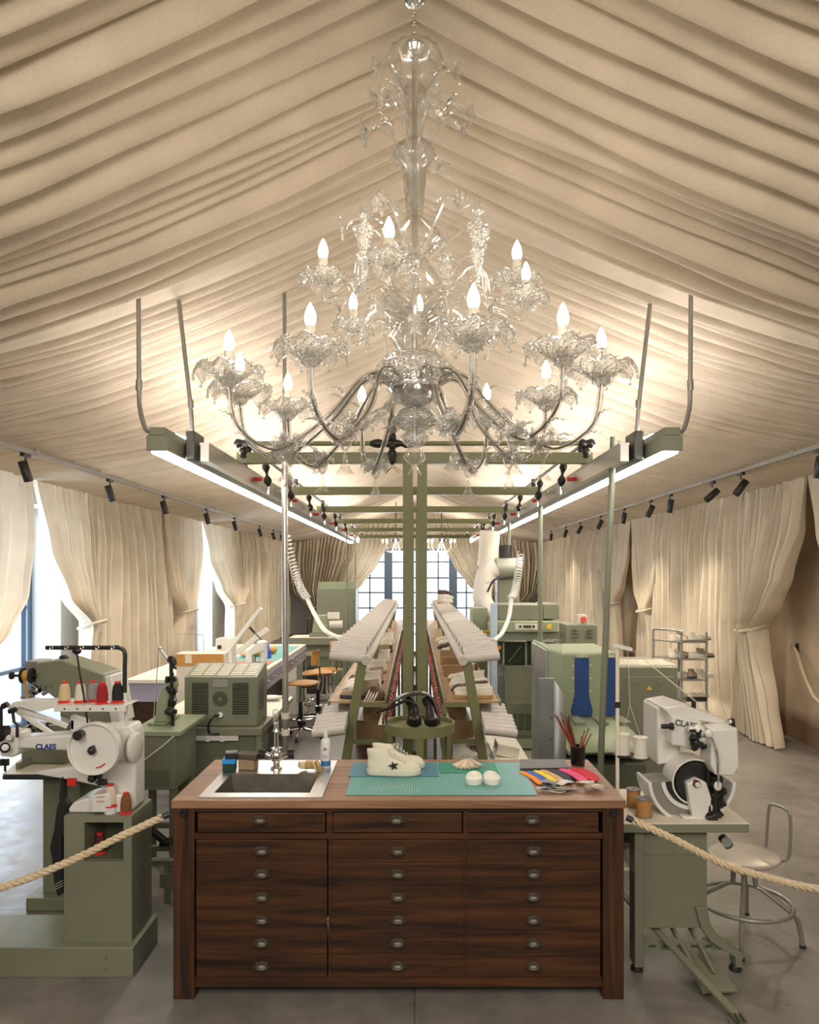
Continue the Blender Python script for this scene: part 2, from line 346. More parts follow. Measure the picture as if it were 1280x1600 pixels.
# ================================================================== CEILING DRAPE
def Rg(y):
    K=[(-4,2.55),(1.5,2.50),(2.9,2.38),(4.15,2.26),(4.32,2.31),(5.5,2.28),(8,2.22),(24,2.20)]
    for a,b in zip(K,K[1:]):
        if y<=b[0]: t=(y-a[0])/(b[0]-a[0]); return a[1]+(b[1]-a[1])*t
    return K[-1][1]
def roof(x,y):
    a=min(abs(x)/4.05,1); return CH+Rg(y)-1.24*(1-(1-a)**1.6)
def drape():
    rnd=random.Random(5); Ys=[-3.1]; 
    while Ys[-1]<4.08: Ys.append(Ys[-1]+(rnd.choice([.09,.13,.17,.21,.11,.15]) if Ys[-1]<3.3 else rnd.choice([.05,.08,.11,.15])))
    Ys[-1]=4.15; Ys.append(4.47)
    while Ys[-1]<7: Ys.append(Ys[-1]+rnd.choice([.05,.07,.09,.12]))
    while Ys[-1]<12: Ys.append(Ys[-1]+rnd.choice([.07,.10,.14,.18]))
    while Ys[-1]<23.2: Ys.append(Ys[-1]+rnd.choice([.14,.2,.28]))
    NX=81; T=9; vs=[]; rows=0
    xs=[-4.08+8.16*i/(NX-1) for i in range(NX)]
    xs=[math.copysign((abs(x)/4.08)**1.25*4.08,x) for x in xs]
    for k in range(len(Ys)-1):
        p=Ys[k+1]-Ys[k]
        amp=min(p*.85,.15) if Ys[k]<4.14 else (.03 if p>.3 else min(p*.72,.07))
        for t in range(T):
            tt=t/T
            for x in xs:
                a=abs(x)/4
                wob=noise.noise((x*.55,Ys[k]*.9,3.1))*.16+noise.noise((x*1.7,Ys[k]*3,8))*.035
                fan=1-.0*a
                near=min(1,max(0,(Ys[k]-4.15)/.6)) if Ys[k]>4.15 else min(1,(4.15-Ys[k])/.5)
                y=Ys[k]+tt*p+wob*(.15+.85*near)*(.35+.9*a)
                am=amp*(.55+.65*noise.noise((x*.6,k*2.37,1.7))+.35*min(a*1.5,1))
                am=max(am,amp*.22)*(1-.75*min(1,max(0,(abs(x)-2.5)/1.0)))
                s=max(0,math.sin(PI*tt**1.3))**.6
                z=roof(x,Ys[k]+tt*p)-am*s
                vs.append((x,y,z))
            rows+=1
    f=[(r*NX+i,r*NX+i+1,(r+1)*NX+i+1,(r+1)*NX+i) for r in range(rows-1) for i in range(NX-1)]
    m=MB(); m.add(vs,f,True); return m
o=struct('ceiling_drape',drape(),M['ceil']); 

# ================================================================== CURTAINS
def curtain(label,axis,const,keys,npl,amp=.055,seed=0,face=1,ztop=None,tie=None,zb=.02,name='draped_curtain',nv=46,group=None):
    """keys: (z, left edge, right edge) along the wall from top to bottom; axis 'y' hangs in plane x=const"""
    rnd=random.Random(seed); nu=npl*8; m=MB(); vs=[]
    zt=keys[0][0]
    ph=[0]
    for i in range(npl): ph.append(ph[-1]+rnd.uniform(.6,1.5))
    S=[ph[i]/ph[-1]*1.0+(ph[i+1]-ph[i])/ph[-1]*j/8 for i in range(npl) for j in range(8)]+[1.0]
    am=[rnd.uniform(.55,1.15) for _ in range(npl+1)]
    for j in range(nv+1):
        z0=zt+(zb-zt)*j/nv
        L,R=lerpk(keys,z0)
        w=abs(R-L); W0=abs(keys[0][2]-keys[0][1])
        for i,s in enumerate(S):
            k=min(i//8,npl-1); q=(i%8)/8
            g=min(1,.35+ (zt-z0)*1.1)
            base=amp*g*(am[k]*(1-q)+am[k+1]*q)
            crowd=1+.9*max(0,1-w/W0)
            d=base*crowd*(math.cos(2*PI*q)+.28*math.cos(4*PI*q+1.1))+.5*base*noise.noise((s*14,z0*.9,seed))
            if z0>zt-.5: d+=.018*math.sin(s*npl*6.28*2.3+seed)*((z0-zt+.5)/.5)
            bulge=.10*max(0,1-w/W0) 
            a=L+(R-L)*s+.02*noise.noise((s*9,z0*1.3,seed+5))
            z=z0
            if ztop: 
                f_=(z0-zb)/(zt-zb); z=zb+(ztop(a)-zb)*f_ 
            off=const+face*(d+bulge)
            vs.append((off,a,z) if axis=='y' else (a,off,z))
    n=len(S)
    f=[(r*n+i,r*n+i+1,(r+1)*n+i+1,(r+1)*n+i) for r in range(nv) for i in range(n-1)]
    m.add(vs,f,True)
    me=m.build(name,M['curtain'])
    tag(me,label,'curtain',group)
    if tie:
        z,a0,a1=tie; q=MB(); c=(a0+a1)/2; rr=abs(a1-a0)/2+.03
        pts=[]
        for i in range(24):
            an=2*PI*i/24; u=c+rr*math.cos(an); v=const+face*.10+.16*math.sin(an); w_=z+.05*math.sin(an)
            pts.append((v,u,w_) if axis=='y' else (u,v,w_))
        q.tube(pts,.018,6,closed=True); q.build('tieback',M['curtain'],me)
    return me
RX=4.0; ZT=2.95
# right wall, near to far
curtain('cream curtain hanging at the right edge of frame, mostly outside it','y',RX,[(ZT,5.3,7.46),(2.3,5.3,7.22),(1.7,5.5,6.7),(1.3,5.8,6.2),(.0,5.6,6.5)],13,seed=1,face=-1,tie=(1.3,5.8,6.2))
curtain('cream curtain with a large bulging tieback beside the bare plaster wall','y',RX,[(ZT,7.46,9.15),(2.4,7.52,9.12),(1.9,7.78,9.0),(1.55,8.05,8.85),(1.3,8.38,8.68),(1.1,8.30,8.76),(.5,8.08,8.95),(0,7.95,9.1)],11,seed=2,face=-1,tie=(1.30,8.38,8.68),amp=.085)
curtain('full length cream curtain pooling on the floor behind the shoe shelves','y',RX+.02,[(ZT,8.95,12.2),(1.3,9.05,12.1),(.3,8.95,12.1),(0,8.7,12.0)],15,seed=3,face=-1,amp=.095)
curtain('narrow cream curtain tied back above the tall grey shoe shelves','y',RX,[(ZT,12.0,13.5),(2.2,12.0,13.25),(1.6,12.1,12.95),(1.32,12.25,12.5),(.8,12.15,12.8),(0,12.0,13.1)],9,seed=4,face=-1,tie=(1.32,12.25,12.5))
curtain('cream curtain tied back left of the dark gap on right wall','y',RX,[(ZT,13.6,16.2),(2.3,13.65,16.1),(1.7,13.9,15.4),(1.35,14.2,14.7),(.8,14.1,14.9),(0,14.0,15.2)],11,seed=5,face=-1,tie=(1.35,14.2,14.7))
curtain('long cream curtain running to the far right corner','y',RX+.02,[(ZT,15.4,22.9),(0,15.4,22.9)],24,seed=6,face=-1,amp=.13)
# left wall
LX=-4.0
curtain('cream curtain swept aside at the left edge of frame','y',LX,[(ZT,4.9,7.68),(2.3,4.9,7.66),(1.7,5.1,7.5),(1.35,5.4,7.1),(1.12,5.9,6.5),(.6,5.9,6.4),(0,5.8,6.6)],15,seed=7,face=1,tie=(1.12,5.9,6.5))
curtain('cream curtain tied back beside the bright left window gap','y',LX,[(ZT,7.72,9.2),(2.2,7.95,9.18),(1.65,8.3,9.12),(1.3,8.78,9.04),(.9,8.72,9.05),(0,8.6,9.1)],11,seed=8,face=1,tie=(1.3,8.78,9.04))
curtain('broad straight cream curtain panel between the two left window gaps','y',LX-.04,[(ZT,9.0,12.1),(1.2,8.95,12.4),(0,8.9,12.6)],13,seed=9,face=1,amp=.10)
curtain('cream curtain tied back behind the beige cabinet on left wall','y',LX,[(ZT,11.7,13.75),(2.2,11.7,13.7),(1.7,11.9,13.4),(1.25,12.3,12.9),(.7,12.1,12.9),(0,12.0,13.0)],11,seed=10,face=1,tie=(1.25,12.3,12.9))
curtain('greyish curtain hanging right of the second left window gap','y',LX,[(ZT,13.8,17.6),(2.2,14.1,17.6),(1.6,14.9,17.5),(1.2,15.6,16.6),(.7,15.5,16.4),(0,15.4,16.5)],17,seed=11,face=1,tie=(1.2,15.6,16.6))
curtain('long curtain running to the far left corner','y',LX-.02,[(ZT,16.8,22.9),(0,16.8,22.9)],20,seed=12,face=1,amp=.13)
# far wall, tops follow the tent roof
zt=lambda x: roof(x,22.6)-.03
curtain('left half of the curtain pair framing the far window','x',22.9,[(4.1,-4.0,-.55),(3.2,-4.0,-.75),(2.5,-3.9,-1.15),(1.9,-3.8,-1.6),(1.45,-3.5,-2.1),(1.0,-3.2,-2.7),(0,-3.3,-2.6)],26,seed=13,face=-1,ztop=zt,tie=(.9,-3.2,-2.7),amp=.07)
curtain('right half of the curtain pair framing the far window','x',22.9,[(4.1,.55,4.0),(3.2,.8,4.0),(2.5,1.2,3.9),(1.9,1.65,3.8),(1.45,2.15,3.5),(1.0,2.7,3.2),(0,2.6,3.3)],26,seed=14,face=-1,ztop=zt,tie=(.9,2.7,3.2),amp=.07)
curtain('gathered pelmet curtain above the far window','x',23.1,[(4.1,-1.3,1.3),(2.75,-1.3,1.3)],14,seed=15,face=-1,ztop=None,zb=2.68,amp=.05,nv=14)

# ================================================================== TRACKS AND SPOTS
def spot_proto():
    t=thing('track_spotlight',None,'spotlight',group='black spotlights along the ceiling tracks')
    m=MB(); m.box(-.018,.018,-.06,.06,-.03,0); m.cyl((0,0,-.03),(0,0,-.07),.007); m.build('adapter',M['black'],t,bevel=.003)
    m=MB(); m.lathe([(0,.085),(.034,.085),(.038,.08),(.038,-.085),(.034,-.09),(.031,-.075)],(0,0,0),20); m.lathe([(.038,0),(.0385,.001)],(0,0,0),20)
    h=m.build('housing',M['black'],t); h.location=(0,0,-.15)
    m=MB(); m.lathe([(0,-.078),(.031,-.078)],(0,0,0),20); g=m.build('lens',M['spotglow'],h)
    return t,h
rnd=random.Random(3)
def add_spot(loc,rot,label,power):
    t,h=spot_proto(); t.location=loc; h.rotation_euler=rot; t['label']=label
    l=bpy.data.lights.new('spot_beam','SPOT'); l.energy=power; l.color=(1,.85,.66); l.spot_size=2.2; l.spot_blend=1; l.shadow_soft_size=.03
    o=bpy.data.objects.new('spot_beam',l); COL.objects.link(o); o.parent=h; o.location=(0,0,-.10)
TX=3.3; TZ=2.955
for side,lab in ((-1,'left'),(1,'right')):
    t=thing('ceiling_track',f'long grey lighting track hung along the {lab} side of the tent roof','lighting track',(side*TX,12,TZ))
    m=MB(); m.box(side*TX-.02,side*TX+.02,3.5,18.6,TZ-.018,TZ+.018); m.build('rail',M['grey'],t)
    for y in (5.2,6.4,8.4,10.5,12.8,15.4,17.9):
        m=MB(); m.cyl((side*TX,y,TZ),(side*TX,y,TZ+.10),.004); m.box(side*TX-.024,side*TX+.024,y-.03,y+.03,TZ-.02,TZ+.03); m.build('hanger',M['grey'],t)
ordn=['nearest','second nearest','third','fourth','fifth','sixth','seventh','eighth','ninth','tenth']
ly=[6.24,7.97,9.7,11.7,13.5,15.7,17.2,18.3]
for i,y in enumerate(ly): add_spot((-TX,y,TZ-.018),(.1,-.30+.1*rnd.random(),0),f'black cylinder spotlight on left track, {ordn[i]} from the camera',100)
ry=[6.0,7.44,8.16,9.5,10.3,11.6,13.1,14.7,16.1,17.8]
rr_=[.1,.62,.85,.12,.45,.15,.45,.5,.3,.1]
for i,y in enumerate(ry): add_spot((TX,y,TZ-.018),(.1,rr_[i],0),f'black cylinder spotlight on right track, {ordn[i]} from the camera',125)

# ================================================================== LED LIGHT BARS
for s,lab in ((-1,'left'),(1,'right')):
    x=s*1.45; y0,y1=4.14,(16.8 if s<0 else 14.2)
    t=thing('light_bar',f'long sage green strip light over the {lab} conveyor rack','strip light',(x,9,2.6))
    m=MB(); m.box(x-.06,x+.06,y0,y1,2.612,2.70); m.box(x-.045,x+.045,y0+.001,y1,2.70,2.745); m.build('housing',M['sage'],t,bevel=.004)
    m=MB(); m.box(x-.036,x+.036,y0+.02,y1-.02,2.600,2.612); m.build('diffuser',M['tubeglow'],t)
    m=MB(); m.box(x-.035,x+.035,y0+.25,y1-.05,2.745,2.755); m.build('top_diffuser',M['upglow'],t)
    m=MB(); xo=x-s*.10; m.box(xo-.03,xo+.03,4.42,4.62,2.60,2.78); m.box(xo-.025,xo+.025,4.66,4.84,2.63,2.74); m.build('clamp_box',M['dgrey'],t,bevel=.01)
    # conduits rising into the cloth
    hi=roof(1.6,4.6)-.02
    pts=[(s*1.585,4.22,hi+.14),(s*1.58,4.22,3.0),(s*1.57,4.21,2.86),(s*1.53,4.19,2.74),(s*1.475,4.17,2.722)]
    m=MB(); m.tube(cr(pts,6),.013,10); m.cyl((s*1.582,4.22,2.97),(s*1.58,4.22,3.03),.018); m.cyl((s*1.50,4.175,2.722),(s*1.45,4.16,2.722),.018); m.build('conduit',M['grey'],t)
    m=MB(); m.tube([(s*1.45,4.5,roof(1.44,4.5)+.05),(s*1.37,4.5,2.95),(s*1.36,4.5,2.78)],.013,10); m.cyl((s*1.367,4.5,2.93),(s*1.37,4.5,2.98),.018); m.build('conduit',M['grey'],t)
    # aluminium service rail alongside
    t=thing('service_rail',f'aluminium cable rail with red plugs beside the {lab} strip light','cable rail',(s*1.30,9,2.62))
    xr=s*1.27
    m=MB(); m.box(xr-.025,xr+.025,4.45,16.6,2.60,2.70); m.box(xr-.03,xr+.03,4.45,16.6,2.70,2.712); m.build('rail',M['alu'],t)
    for y in (5.45,7.6,9.8,12.0,14.4):
        m=MB(); m.box(xr-.03,xr+.03,y-.02,y+.02,2.70,2.75); m.build('bracket',M['grey'],t)
    for i in range(12):
        y=5.7+i*.85
        m=MB(); m.cyl((xr-s*.025,y,2.65),(xr-s*.07,y,2.65),.016); m.ball((xr-s*.075,y,2.65),.018); m.build('plug',M['red'] if i%2==0 else M['white'],t)

# ================================================================== OVERHEAD GANTRY
t=thing('overhead_gantry','olive green double post gantry with six crossbars over the conveyor','gantry',(0,5.4,0))
gy=[5.4,7.55,9.76,12.0,14.4,17.1]; GZ=2.765
for i,y in enumerate(gy):
    m=MB(); m.box(-1.30,1.30,y-.035,y+.035,GZ-.04,GZ+.04); m.build('crossbar',M['olive'],t,bevel=.004)
    for x in (-.05,.055):
        m=MB(); m.box(x-.036,x+.036,y-.035-.004,y+.031,0,GZ-.04 if i else GZ-.04)
        for k in range(14): z=.3+k*.17; m.cyl((x,y-.040,z),(x,y-.0385,z),.004,n=8)
        m.build('post',M['olive'],t,bevel=.004)
    m=MB(); m.box(-.08,.09,y-.02,y+.02,.02,.10); m.box(-.2,.2,y-.05,y+.05,0,.02); m.build('foot_plate',M['olive'],t)
for s in (-1,1):
    m=MB(); m.cyl((s*1.22,5.35,GZ+.09),(s*1.22,17.1,GZ+.09),.016); m.build('runner_pipe',M['grey'],t)
    for y in gy:
        m=MB(); m.cyl((s*1.22,y,GZ+.04),(s*1.22,y,GZ+.12),.022); m.build('pipe_clamp',M['blackm'],t)
# compressed-air pipe with fittings
t=thing('air_pipe','dark air pipe with black valve cluster lying above first crossbar','pipe',(0,5.3,2.86))
y=5.28; z=ZZ(693,y)
m=MB(); m.cyl((-1.27,y,z),(1.27,y,z),.017); m.build('pipe',M['olive'],t)
def knobs(m,p0,p1,rs):
    p0=Vector(p0);p1=Vector(p1);n=len(rs)
    prof=[]; L=(p1-p0).length
    for i,r in enumerate(rs): prof.append((r,L*i/(n-1)))
    m.lathe(prof,p0,12,ax=(p1-p0))
for s in (-1,1):
    m=MB(); knobs(m,(s*1.30,y,z),(s*1.16,y,z),[0,.03,.036,.03,.024,.034,.034,.02,.0]); knobs(m,(s*1.23,y,z-.02),(s*1.23,y,z-.11),[0,.022,.03,.03,.02,.026,0]); m.build('end_valve',M['blackm'],t)
xv=XX(613,y)
m=MB(); knobs(m,(xv,y,ZZ(622,y)),(xv,y,ZZ(728,y)),[0,.018,.022,.018,.010,.010,.010,.02,.03,.03,.018,.034,.034,.02,.03,.03,.018,.030,.03,.02,.034,.034,.026,.026,.02,0]); 
knobs(m,(xv-.16,y,z),(xv+.16,y,z),[.017,.03,.034,.02,.03,.022,.03,.02,.034,.03,.017]); m.build('valve_cluster',M['blackm'],t)
m=MB()
for s in (-1,1): m.cyl((xv,y,ZZ(727,y)),(xv+s*.045,y,ZZ(737,y)),.011); m.cyl((xv+s*.04,y,ZZ(735,y)),(xv+s*.055,y,ZZ(739,y)),.014)
m.build('brass_tap',mat('brass_fitting',(.55,.42,.25),.35,.8),t)
# droppers with black couplings along the rails
k=0
for s in (-1,1):
    for y,py_ in ((5.9,0),(7.0,0),(8.3,0),(9.6,0),(11,0),(12.6,0)):
        k+=1
        t=thing('air_dropper','black air coupling hanging between the runner pipe and cable rail','air coupling',(s*1.19,y,2.62),group='black air couplings under the runner pipes')
        m=MB(); knobs(m,(s*1.2,y,GZ+.06),(s*1.17,y,GZ-.16),[0,.016,.03,.034,.022,.012,.012,.026,.034,.03,.016,.0]); m.build('coupling',M['blackm'],t)
        m=MB(); m.cyl((s*1.17,y,GZ-.15),(s*1.17,y,GZ-.21),.008); m.build('nozzle',M['chrome'],t)
# vertical service pipes
def pole(x0,z0,x1,z1,y,r,label,mt,joints=(),thin=None):
    t=thing('service_pole',label,'pole',(x0,y,z0))
    m=MB(); m.cyl((x0,y,z0),(x1,y,z1),r); m.build('tube',M[mt],t)
    for z in joints:
        x=x0+(x1-x0)*(z-z0)/(z1-z0); m=MB(); m.cyl((x,y,z-.02),(x,y,z+.02),r*1.35); m.build('collar',M['cream'],t)
    if thin: m=MB(); m.cyl((x1,y,z1),(x1,y,thin),r*.62); m.build('upper_rod',M['grey'],t)
pole(-.86,0,-.87,2.82,4.92,.021,'pale grey pole rising behind the sink with two cream collars','alu',(.86,.97),roof(.86,5.2))
pole(1.20,0,1.31,2.82,4.85,.021,'leaning sage green pole right of the conveyor, nearest of its row','sage')
pole(1.28,0,1.28,2.80,7.5,.024,'slim upright sage pole ending under the second crossbar','sage')
pole(1.27,0,1.27,2.80,9.9,.022,'slim upright sage pole ending under the third crossbar','sage')
pole(1.1,0,1.1,2.80,12.1,.02,'slim upright sage pole ending under the fourth crossbar','sage')
pole(-1.10,0,-1.10,2.6,11.9,.012,'thin upright rod left of the roller shelf, nearer of two','sage')
pole(-1.17,0,-1.17,2.6,14.5,.014,'thin upright rod left of the roller shelf, farther of two','sage')
# coiled hoses
def hose(label,top,mid,end,rest,y):
    t=thing('coiled_air_hose',label,'hose',end)
    m=MB(); a,b=Vector(top),Vector(mid)
    L=(b-a).length; d=(b-a)/L; u=d.orthogonal().normalized(); v=d.cross(u); N=int(24*9); pts=[]
    for i in range(N+1):
        q=i/N; base=a.lerp(b,q)+Vector((0,0,-.10*math.sin(PI*q))) 
        an=2*PI*i/9; pts.append(base+(u*math.cos(an)+v*math.sin(an))*.034)
    m.tube(pts,.0052,5); m.build('coil',M['hose'],t)
    m=MB(); m.tube(cr([b]+rest+[end],8),.019,8); m.build('tail',M['hose'],t)
    m=MB(); e=Vector(end); m.ball(e,(.03,.03,.022)); m.cyl(e,e+Vector((0,-.05,0)),.012); m.build('nozzle',M['white'],t)
hose('white coiled hose hanging from left rail down to the roller shelf',P(448,835,6.6),P(480,935,6.4),P(533,998,6.0),[P(492,960,6.3),P(508,985,6.1)],6)
hose('white coiled hose hanging beside the oven on the right',P(814,865,6.9),P(799,935,6.6),P(772,1000,6.2),[P(795,965,6.5),P(784,990,6.3)],6)

# ================================================================== CHANDELIER
CX,CY=0.0,3.0
def cz(py): return CH+(VY-py)/F*CY
ch=thing('glass_chandelier','large ornate clear blown glass chandelier with lit candle bulbs over the counter','chandelier',(CX,CY,cz(742)))
G,G2=M['glass'],M['glass2']
ctop=roof(0,CY)-.05
m=MB(); m.lathe([(0,cz(-12)+.02),(.05,cz(-12)),(.075,cz(-2)),(.05,cz(8)),(.02,cz(12)),(0,cz(14))],(CX,CY,0),20); m.build('canopy',M['chrome'],ch)
for i in range(7):
    z=cz(14)-.01-i*.020; m=MB()
    pts=[Vector((CX,CY,z))+(Vector((math.cos(2*PI*k/12)*.008,0,math.sin(2*PI*k/12)*.015)) if i%2 else Vector((0,math.cos(2*PI*k/12)*.008,math.sin(2*PI*k/12)*.015))) for k in range(12)]
    m.tube(pts,.0028,6,closed=True); m.build('chain_link',M['chrome'],ch)
m=MB(); m.cyl((CX,CY,cz(75)),(CX,CY,cz(690)),.012); m.build('stem',M['steel'],ch)
m=MB(); m.lathe([(0,cz(66)),(.02,cz(67)),(.045,cz(72)),(.055,cz(80)),(.045,cz(88)),(.015,cz(92))],(CX,CY,0),20); m.build('stem_cap',M['chrome'],ch)
rib=lambda amp,n: (lambda r,z,a,i:(r*(1+amp*math.cos(n*a)),z))
def body(name,prof,mt=G,n=32,amp=.06,k=12):
    m=MB(); m.lathe([(r,cz(p)) for r,p in prof],(CX,CY,0),n,fn=rib(amp,k)); return m.build(name,mt,ch)
body('glass_bell',[(.06,72),(.10,82),(.115,95),(.095,112),(.07,128),(.05,136)],G)
body('glass_baluster',[(.02,128),(.045,140),(.04,175),(.03,215),(.035,222),(.075,232),(.085,243),(.06,255),(.03,262),(.045,275),(.04,300),(.03,340),(.06,350),(.10,365),(.11,378),(.07,392),(.03,400)],G)
body('glass_baluster',[(.03,400),(.055,410),(.09,430),(.12,455),(.13,468),(.08,480),(.045,492),(.06,505),(.10,525),(.07,545),(.04,555)],G)
body('glass_bowl',[(.04,548),(.10,556),(.15,572),(.16,588),(.12,600),(.06,606)],M['lace'])
body('mirror_bowl',[(.06,598),(.105,602),(.112,610),(.09,622),(.05,632),(.02,636)],M['chrome'],amp=0)
body('glass_dish',[(.02,636),(.055,640),(.08,650),(.095,660),(.06,668),(.03,674),(.055,682),(.05,690),(.03,698)],M['lace'])
body('finial',[(.02,698),(.035,706),(.045,716),(.03,722),(.012,728),(.022,738),(.03,742)],G)
def petal_flower(c,r,n=5,seed=0,nrm=(0,0,1),m=None):
    m=m or MB(); c=Vector(c); Q=Vector(nrm).normalized().to_track_quat('Z','Y').to_matrix()
    for i in range(n):
        a=2*PI*i/n+seed; vs=[];W=5;Lr=4
        for j in range(Lr+1):
            t=j/Lr; w=r*.42*math.sin(PI*min(t*.85+.12,1)); 
            for k in range(W):
                u=(k/(W-1)-.5)*2; rad=r*t; p=Vector((rad*math.cos(a)-u*w*math.sin(a),rad*math.sin(a)+u*w*math.cos(a),r*(.55*math.sin(t*1.9)-.22*u*u*t)+r*.06*math.sin(k*3+j)))
                vs.append(c+Q@p)
        m.add(vs,[(j*W+k,j*W+k+1,(j+1)*W+k+1,(j+1)*W+k) for j in range(Lr) for k in range(W-1)],True)
    m.ball(c+Q@Vector((0,0,r*.25)),r*.22,8,5)
    return m
def leaf(m,base,tip,w,curl=.15,up=(0,0,1)):
    base=Vector(base);tip=Vector(tip);d=tip-base;L=d.length;a=d.cross(Vector(up))
    if a.length<1e-5: a=d.orthogonal()
    a.normalize();b=a.cross(d).normalized();W=5;NN=9;vs=[]
    for j in range(NN+1):
        t=j/NN;ww=w*math.sin(PI*t**.8)**.8*(1+.12*math.sin(j*2.6))
        for k in range(W):
            u=(k/(W-1)-.5)*2; vs.append(base+d*t+b*(math.sin(PI*t)*curl*L)+a*u*ww+b*(abs(u)*ww*.35+.004*math.cos(j*3.1)))
    m.add(vs,[(j*W+k,j*W+k+1,(j+1)*W+k+1,(j+1)*W+k) for j in range(NN) for k in range(W-1)],True)
    return m
def cup(c,R,parent,name='drip_pan'):
    c=Vector(c)
    def fn(r,z,a,i):
        e=(i/9)**1.6; return r*(1+.06*math.cos(12*a)*e), z+R*.16*math.cos(8*a)*e
    prof=[(.16*R,-.62*R),(.30*R,-.52*R),(.22*R,-.40*R),(.45*R,-.30*R),(.66*R,-.12*R),(.80*R,.02*R),(.92*R,.06*R),(1.02*R,0),(1.10*R,-.14*R),(1.12*R,-.26*R)]
    m=MB(); m.lathe([(r,z) for r,z in prof],c,40,fn=fn)
    for i in range(8):
        a=2*PI*(i+.5)/8; m.ball(c+Vector((math.cos(a)*1.12*R,math.sin(a)*1.12*R,-.45*R)),R*.06,6,5)
    # spiral optic ribs
    for i in range(16):
        a0=2*PI*i/16; m.tube([c+Vector((math.cos(a0+q*1.1)*R*(.28+.72*q),math.sin(a0+q*1.1)*R*(.28+.72*q),R*(-.44+.52*q**.8))) for q in [0,.2,.4,.6,.8,1]],R*.022,4,caps=False)
    m.build(name,M['lace'],parent)
    m=MB(); m.lathe([(.0,-.36*R),(.12*R,-.36*R),(.12*R,-.05*R)],c,10); cd_h=.066
    m.lathe([(.0,-.30*R),(.021,-.30*R),(.019,cd_h),(.0,cd_h)],c,14); m.build('candle_sleeve',M['cream'],parent)
    m=MB(); m.lathe([(.012,cd_h),(.017,cd_h+.010),(.020,cd_h+.026),(.018,cd_h+.043),(.012,cd_h+.060),(.005,cd_h+.074),(0,cd_h+.082)],c,12); m.build('candle_bulb',M['lamp'],parent)
def bell(m,c,s=1):
    m.cyl(c,Vector(c)+Vector((0,0,.02*s)),.003,n=6)
    m.lathe([(0,0),(.006*s,-.004*s),(.008*s,-.018*s),(.012*s,-.035*s),(.018*s,-.05*s),(.026*s,-.060*s),(.03*s,-.064*s)],c,12)
def arm(ang,R,h0,h1,hc,cupR,low=True,lobes=True):
    """ang measured from the camera-facing direction, h0 hub height, hc cup height (absolute z)"""
    u=Vector((math.sin(ang),-math.cos(ang),0)); C=Vector((CX,CY,0)); up=Vector((0,0,1)); side=u.cross(up)
    if low: ctl=[(.07,h0),(.14,h0+.045),(.22,h0+.02),(.32*R/.68+.0,h0-.13),(.48*R/.68,h1+.005),(.56*R/.68,h1),(.64*R/.68,h1+.06),(R*.985,hc-.16),(R,hc-.062)]
    else: ctl=[(.04,h0),(R*.30,h0+.03),(R*.48,h0+.13),(R*.62,h0+.11),(R*.66,h0-.01),(R*.80,h1),(R*.97,hc-.10),(R,hc-.04)]
    pts=cr([C+u*r+up*z for r,z in ctl],7)
    a=MB(); a.tube(pts,.0125 if low else .010,10,caps=False); A=a.build('arm',G,ch)
    mm=MB(); N=len(pts)*4; hp=[]
    for i in range(N+1):
        q=i/N*(len(pts)-1); k=min(int(q),len(pts)-2); p=pts[k].lerp(pts[k+1],q-k); hp.append(p)
    if low: mm.tube(hp[::2],.0052,6); mm.build('metal_core',M['core'],A)
    cup(C+u*R+up*hc,cupR,A)
    if lobes:
        q=int(len(pts)*.50); p=pts[q]
        f=MB(); rr=random.Random(int(ang*100)+7)
        for k in range(5): petal_flower(p+Vector((rr.uniform(-.05,.05),rr.uniform(-.05,.05),rr.uniform(-.015,.045))),rr.uniform(.03,.045),5,rr.random()*6,(rr.uniform(-1,1),rr.uniform(-1,1),rr.uniform(-.2,1)),m=f)
        for k in range(4): leaf(f,p,p+u*rr.uniform(-.13,.13)+side*rr.uniform(-.08,.08)+up*rr.uniform(-.06,.05),.022)
        q2=int(len(pts)*.78); p2=pts[q2]
        leaf(f,p2,p2+u*.075+up*.05,.016); leaf(f,pts[q2-5],pts[q2-5]+u*.09+up*.0,.016); leaf(f,pts[int(len(pts)*.33)],pts[int(len(pts)*.33)]+u*.07+up*.04,.016)
        f.build('flower_spray',M['lace'],A)
        b=MB(); bell(b,p+Vector((0,0,-.06)),1.15); 
        b.lathe([(.0,.02),(.03,.0),(.022,-.03),(.008,-.05),(0,-.055)],p,14); b.build('bell_pendant',G,A)
    return A
def sol(px,py,ydist):  # centre of a drip pan seen at a pixel and depth
    v=P(px,py,ydist); return math.atan2(v.x-CX,-(v.y-CY)),math.hypot(v.x-CX,v.y-CY),v.z
HC=.775+CH
for px_,py_,dy in ((358,576,325),(485,540,355),(740,515,380),(880,540,357),(945,572,322),(848,615,280),(450,632,262),(375,605,290)):
    Y=F*.775/dy*1.0; Y=F*(HC-CH)/(VY-py_); a_,R_,z_=sol(px_,py_,Y)
    arm(a_,min(max(R_,.6),.74),HC-.02,HC-.29,HC,.118)
for a_ in (2.6,-2.75): arm(a_,.68,HC-.02,HC-.29,HC,.112)
H2=CH+1.20
for px_,py_,Y in ((505,430,2.96),(608,402,2.66),(808,432,2.98),(822,462,3.2),(552,506,3.45),(655,508,3.55),(742,470,3.3)):
    a_,R_,z_=sol(px_,py_,Y); 
    if px_==742: continue
    arm(a_,R_,z_-.05,z_-.09,z_,.090,low=False,lobes=False)
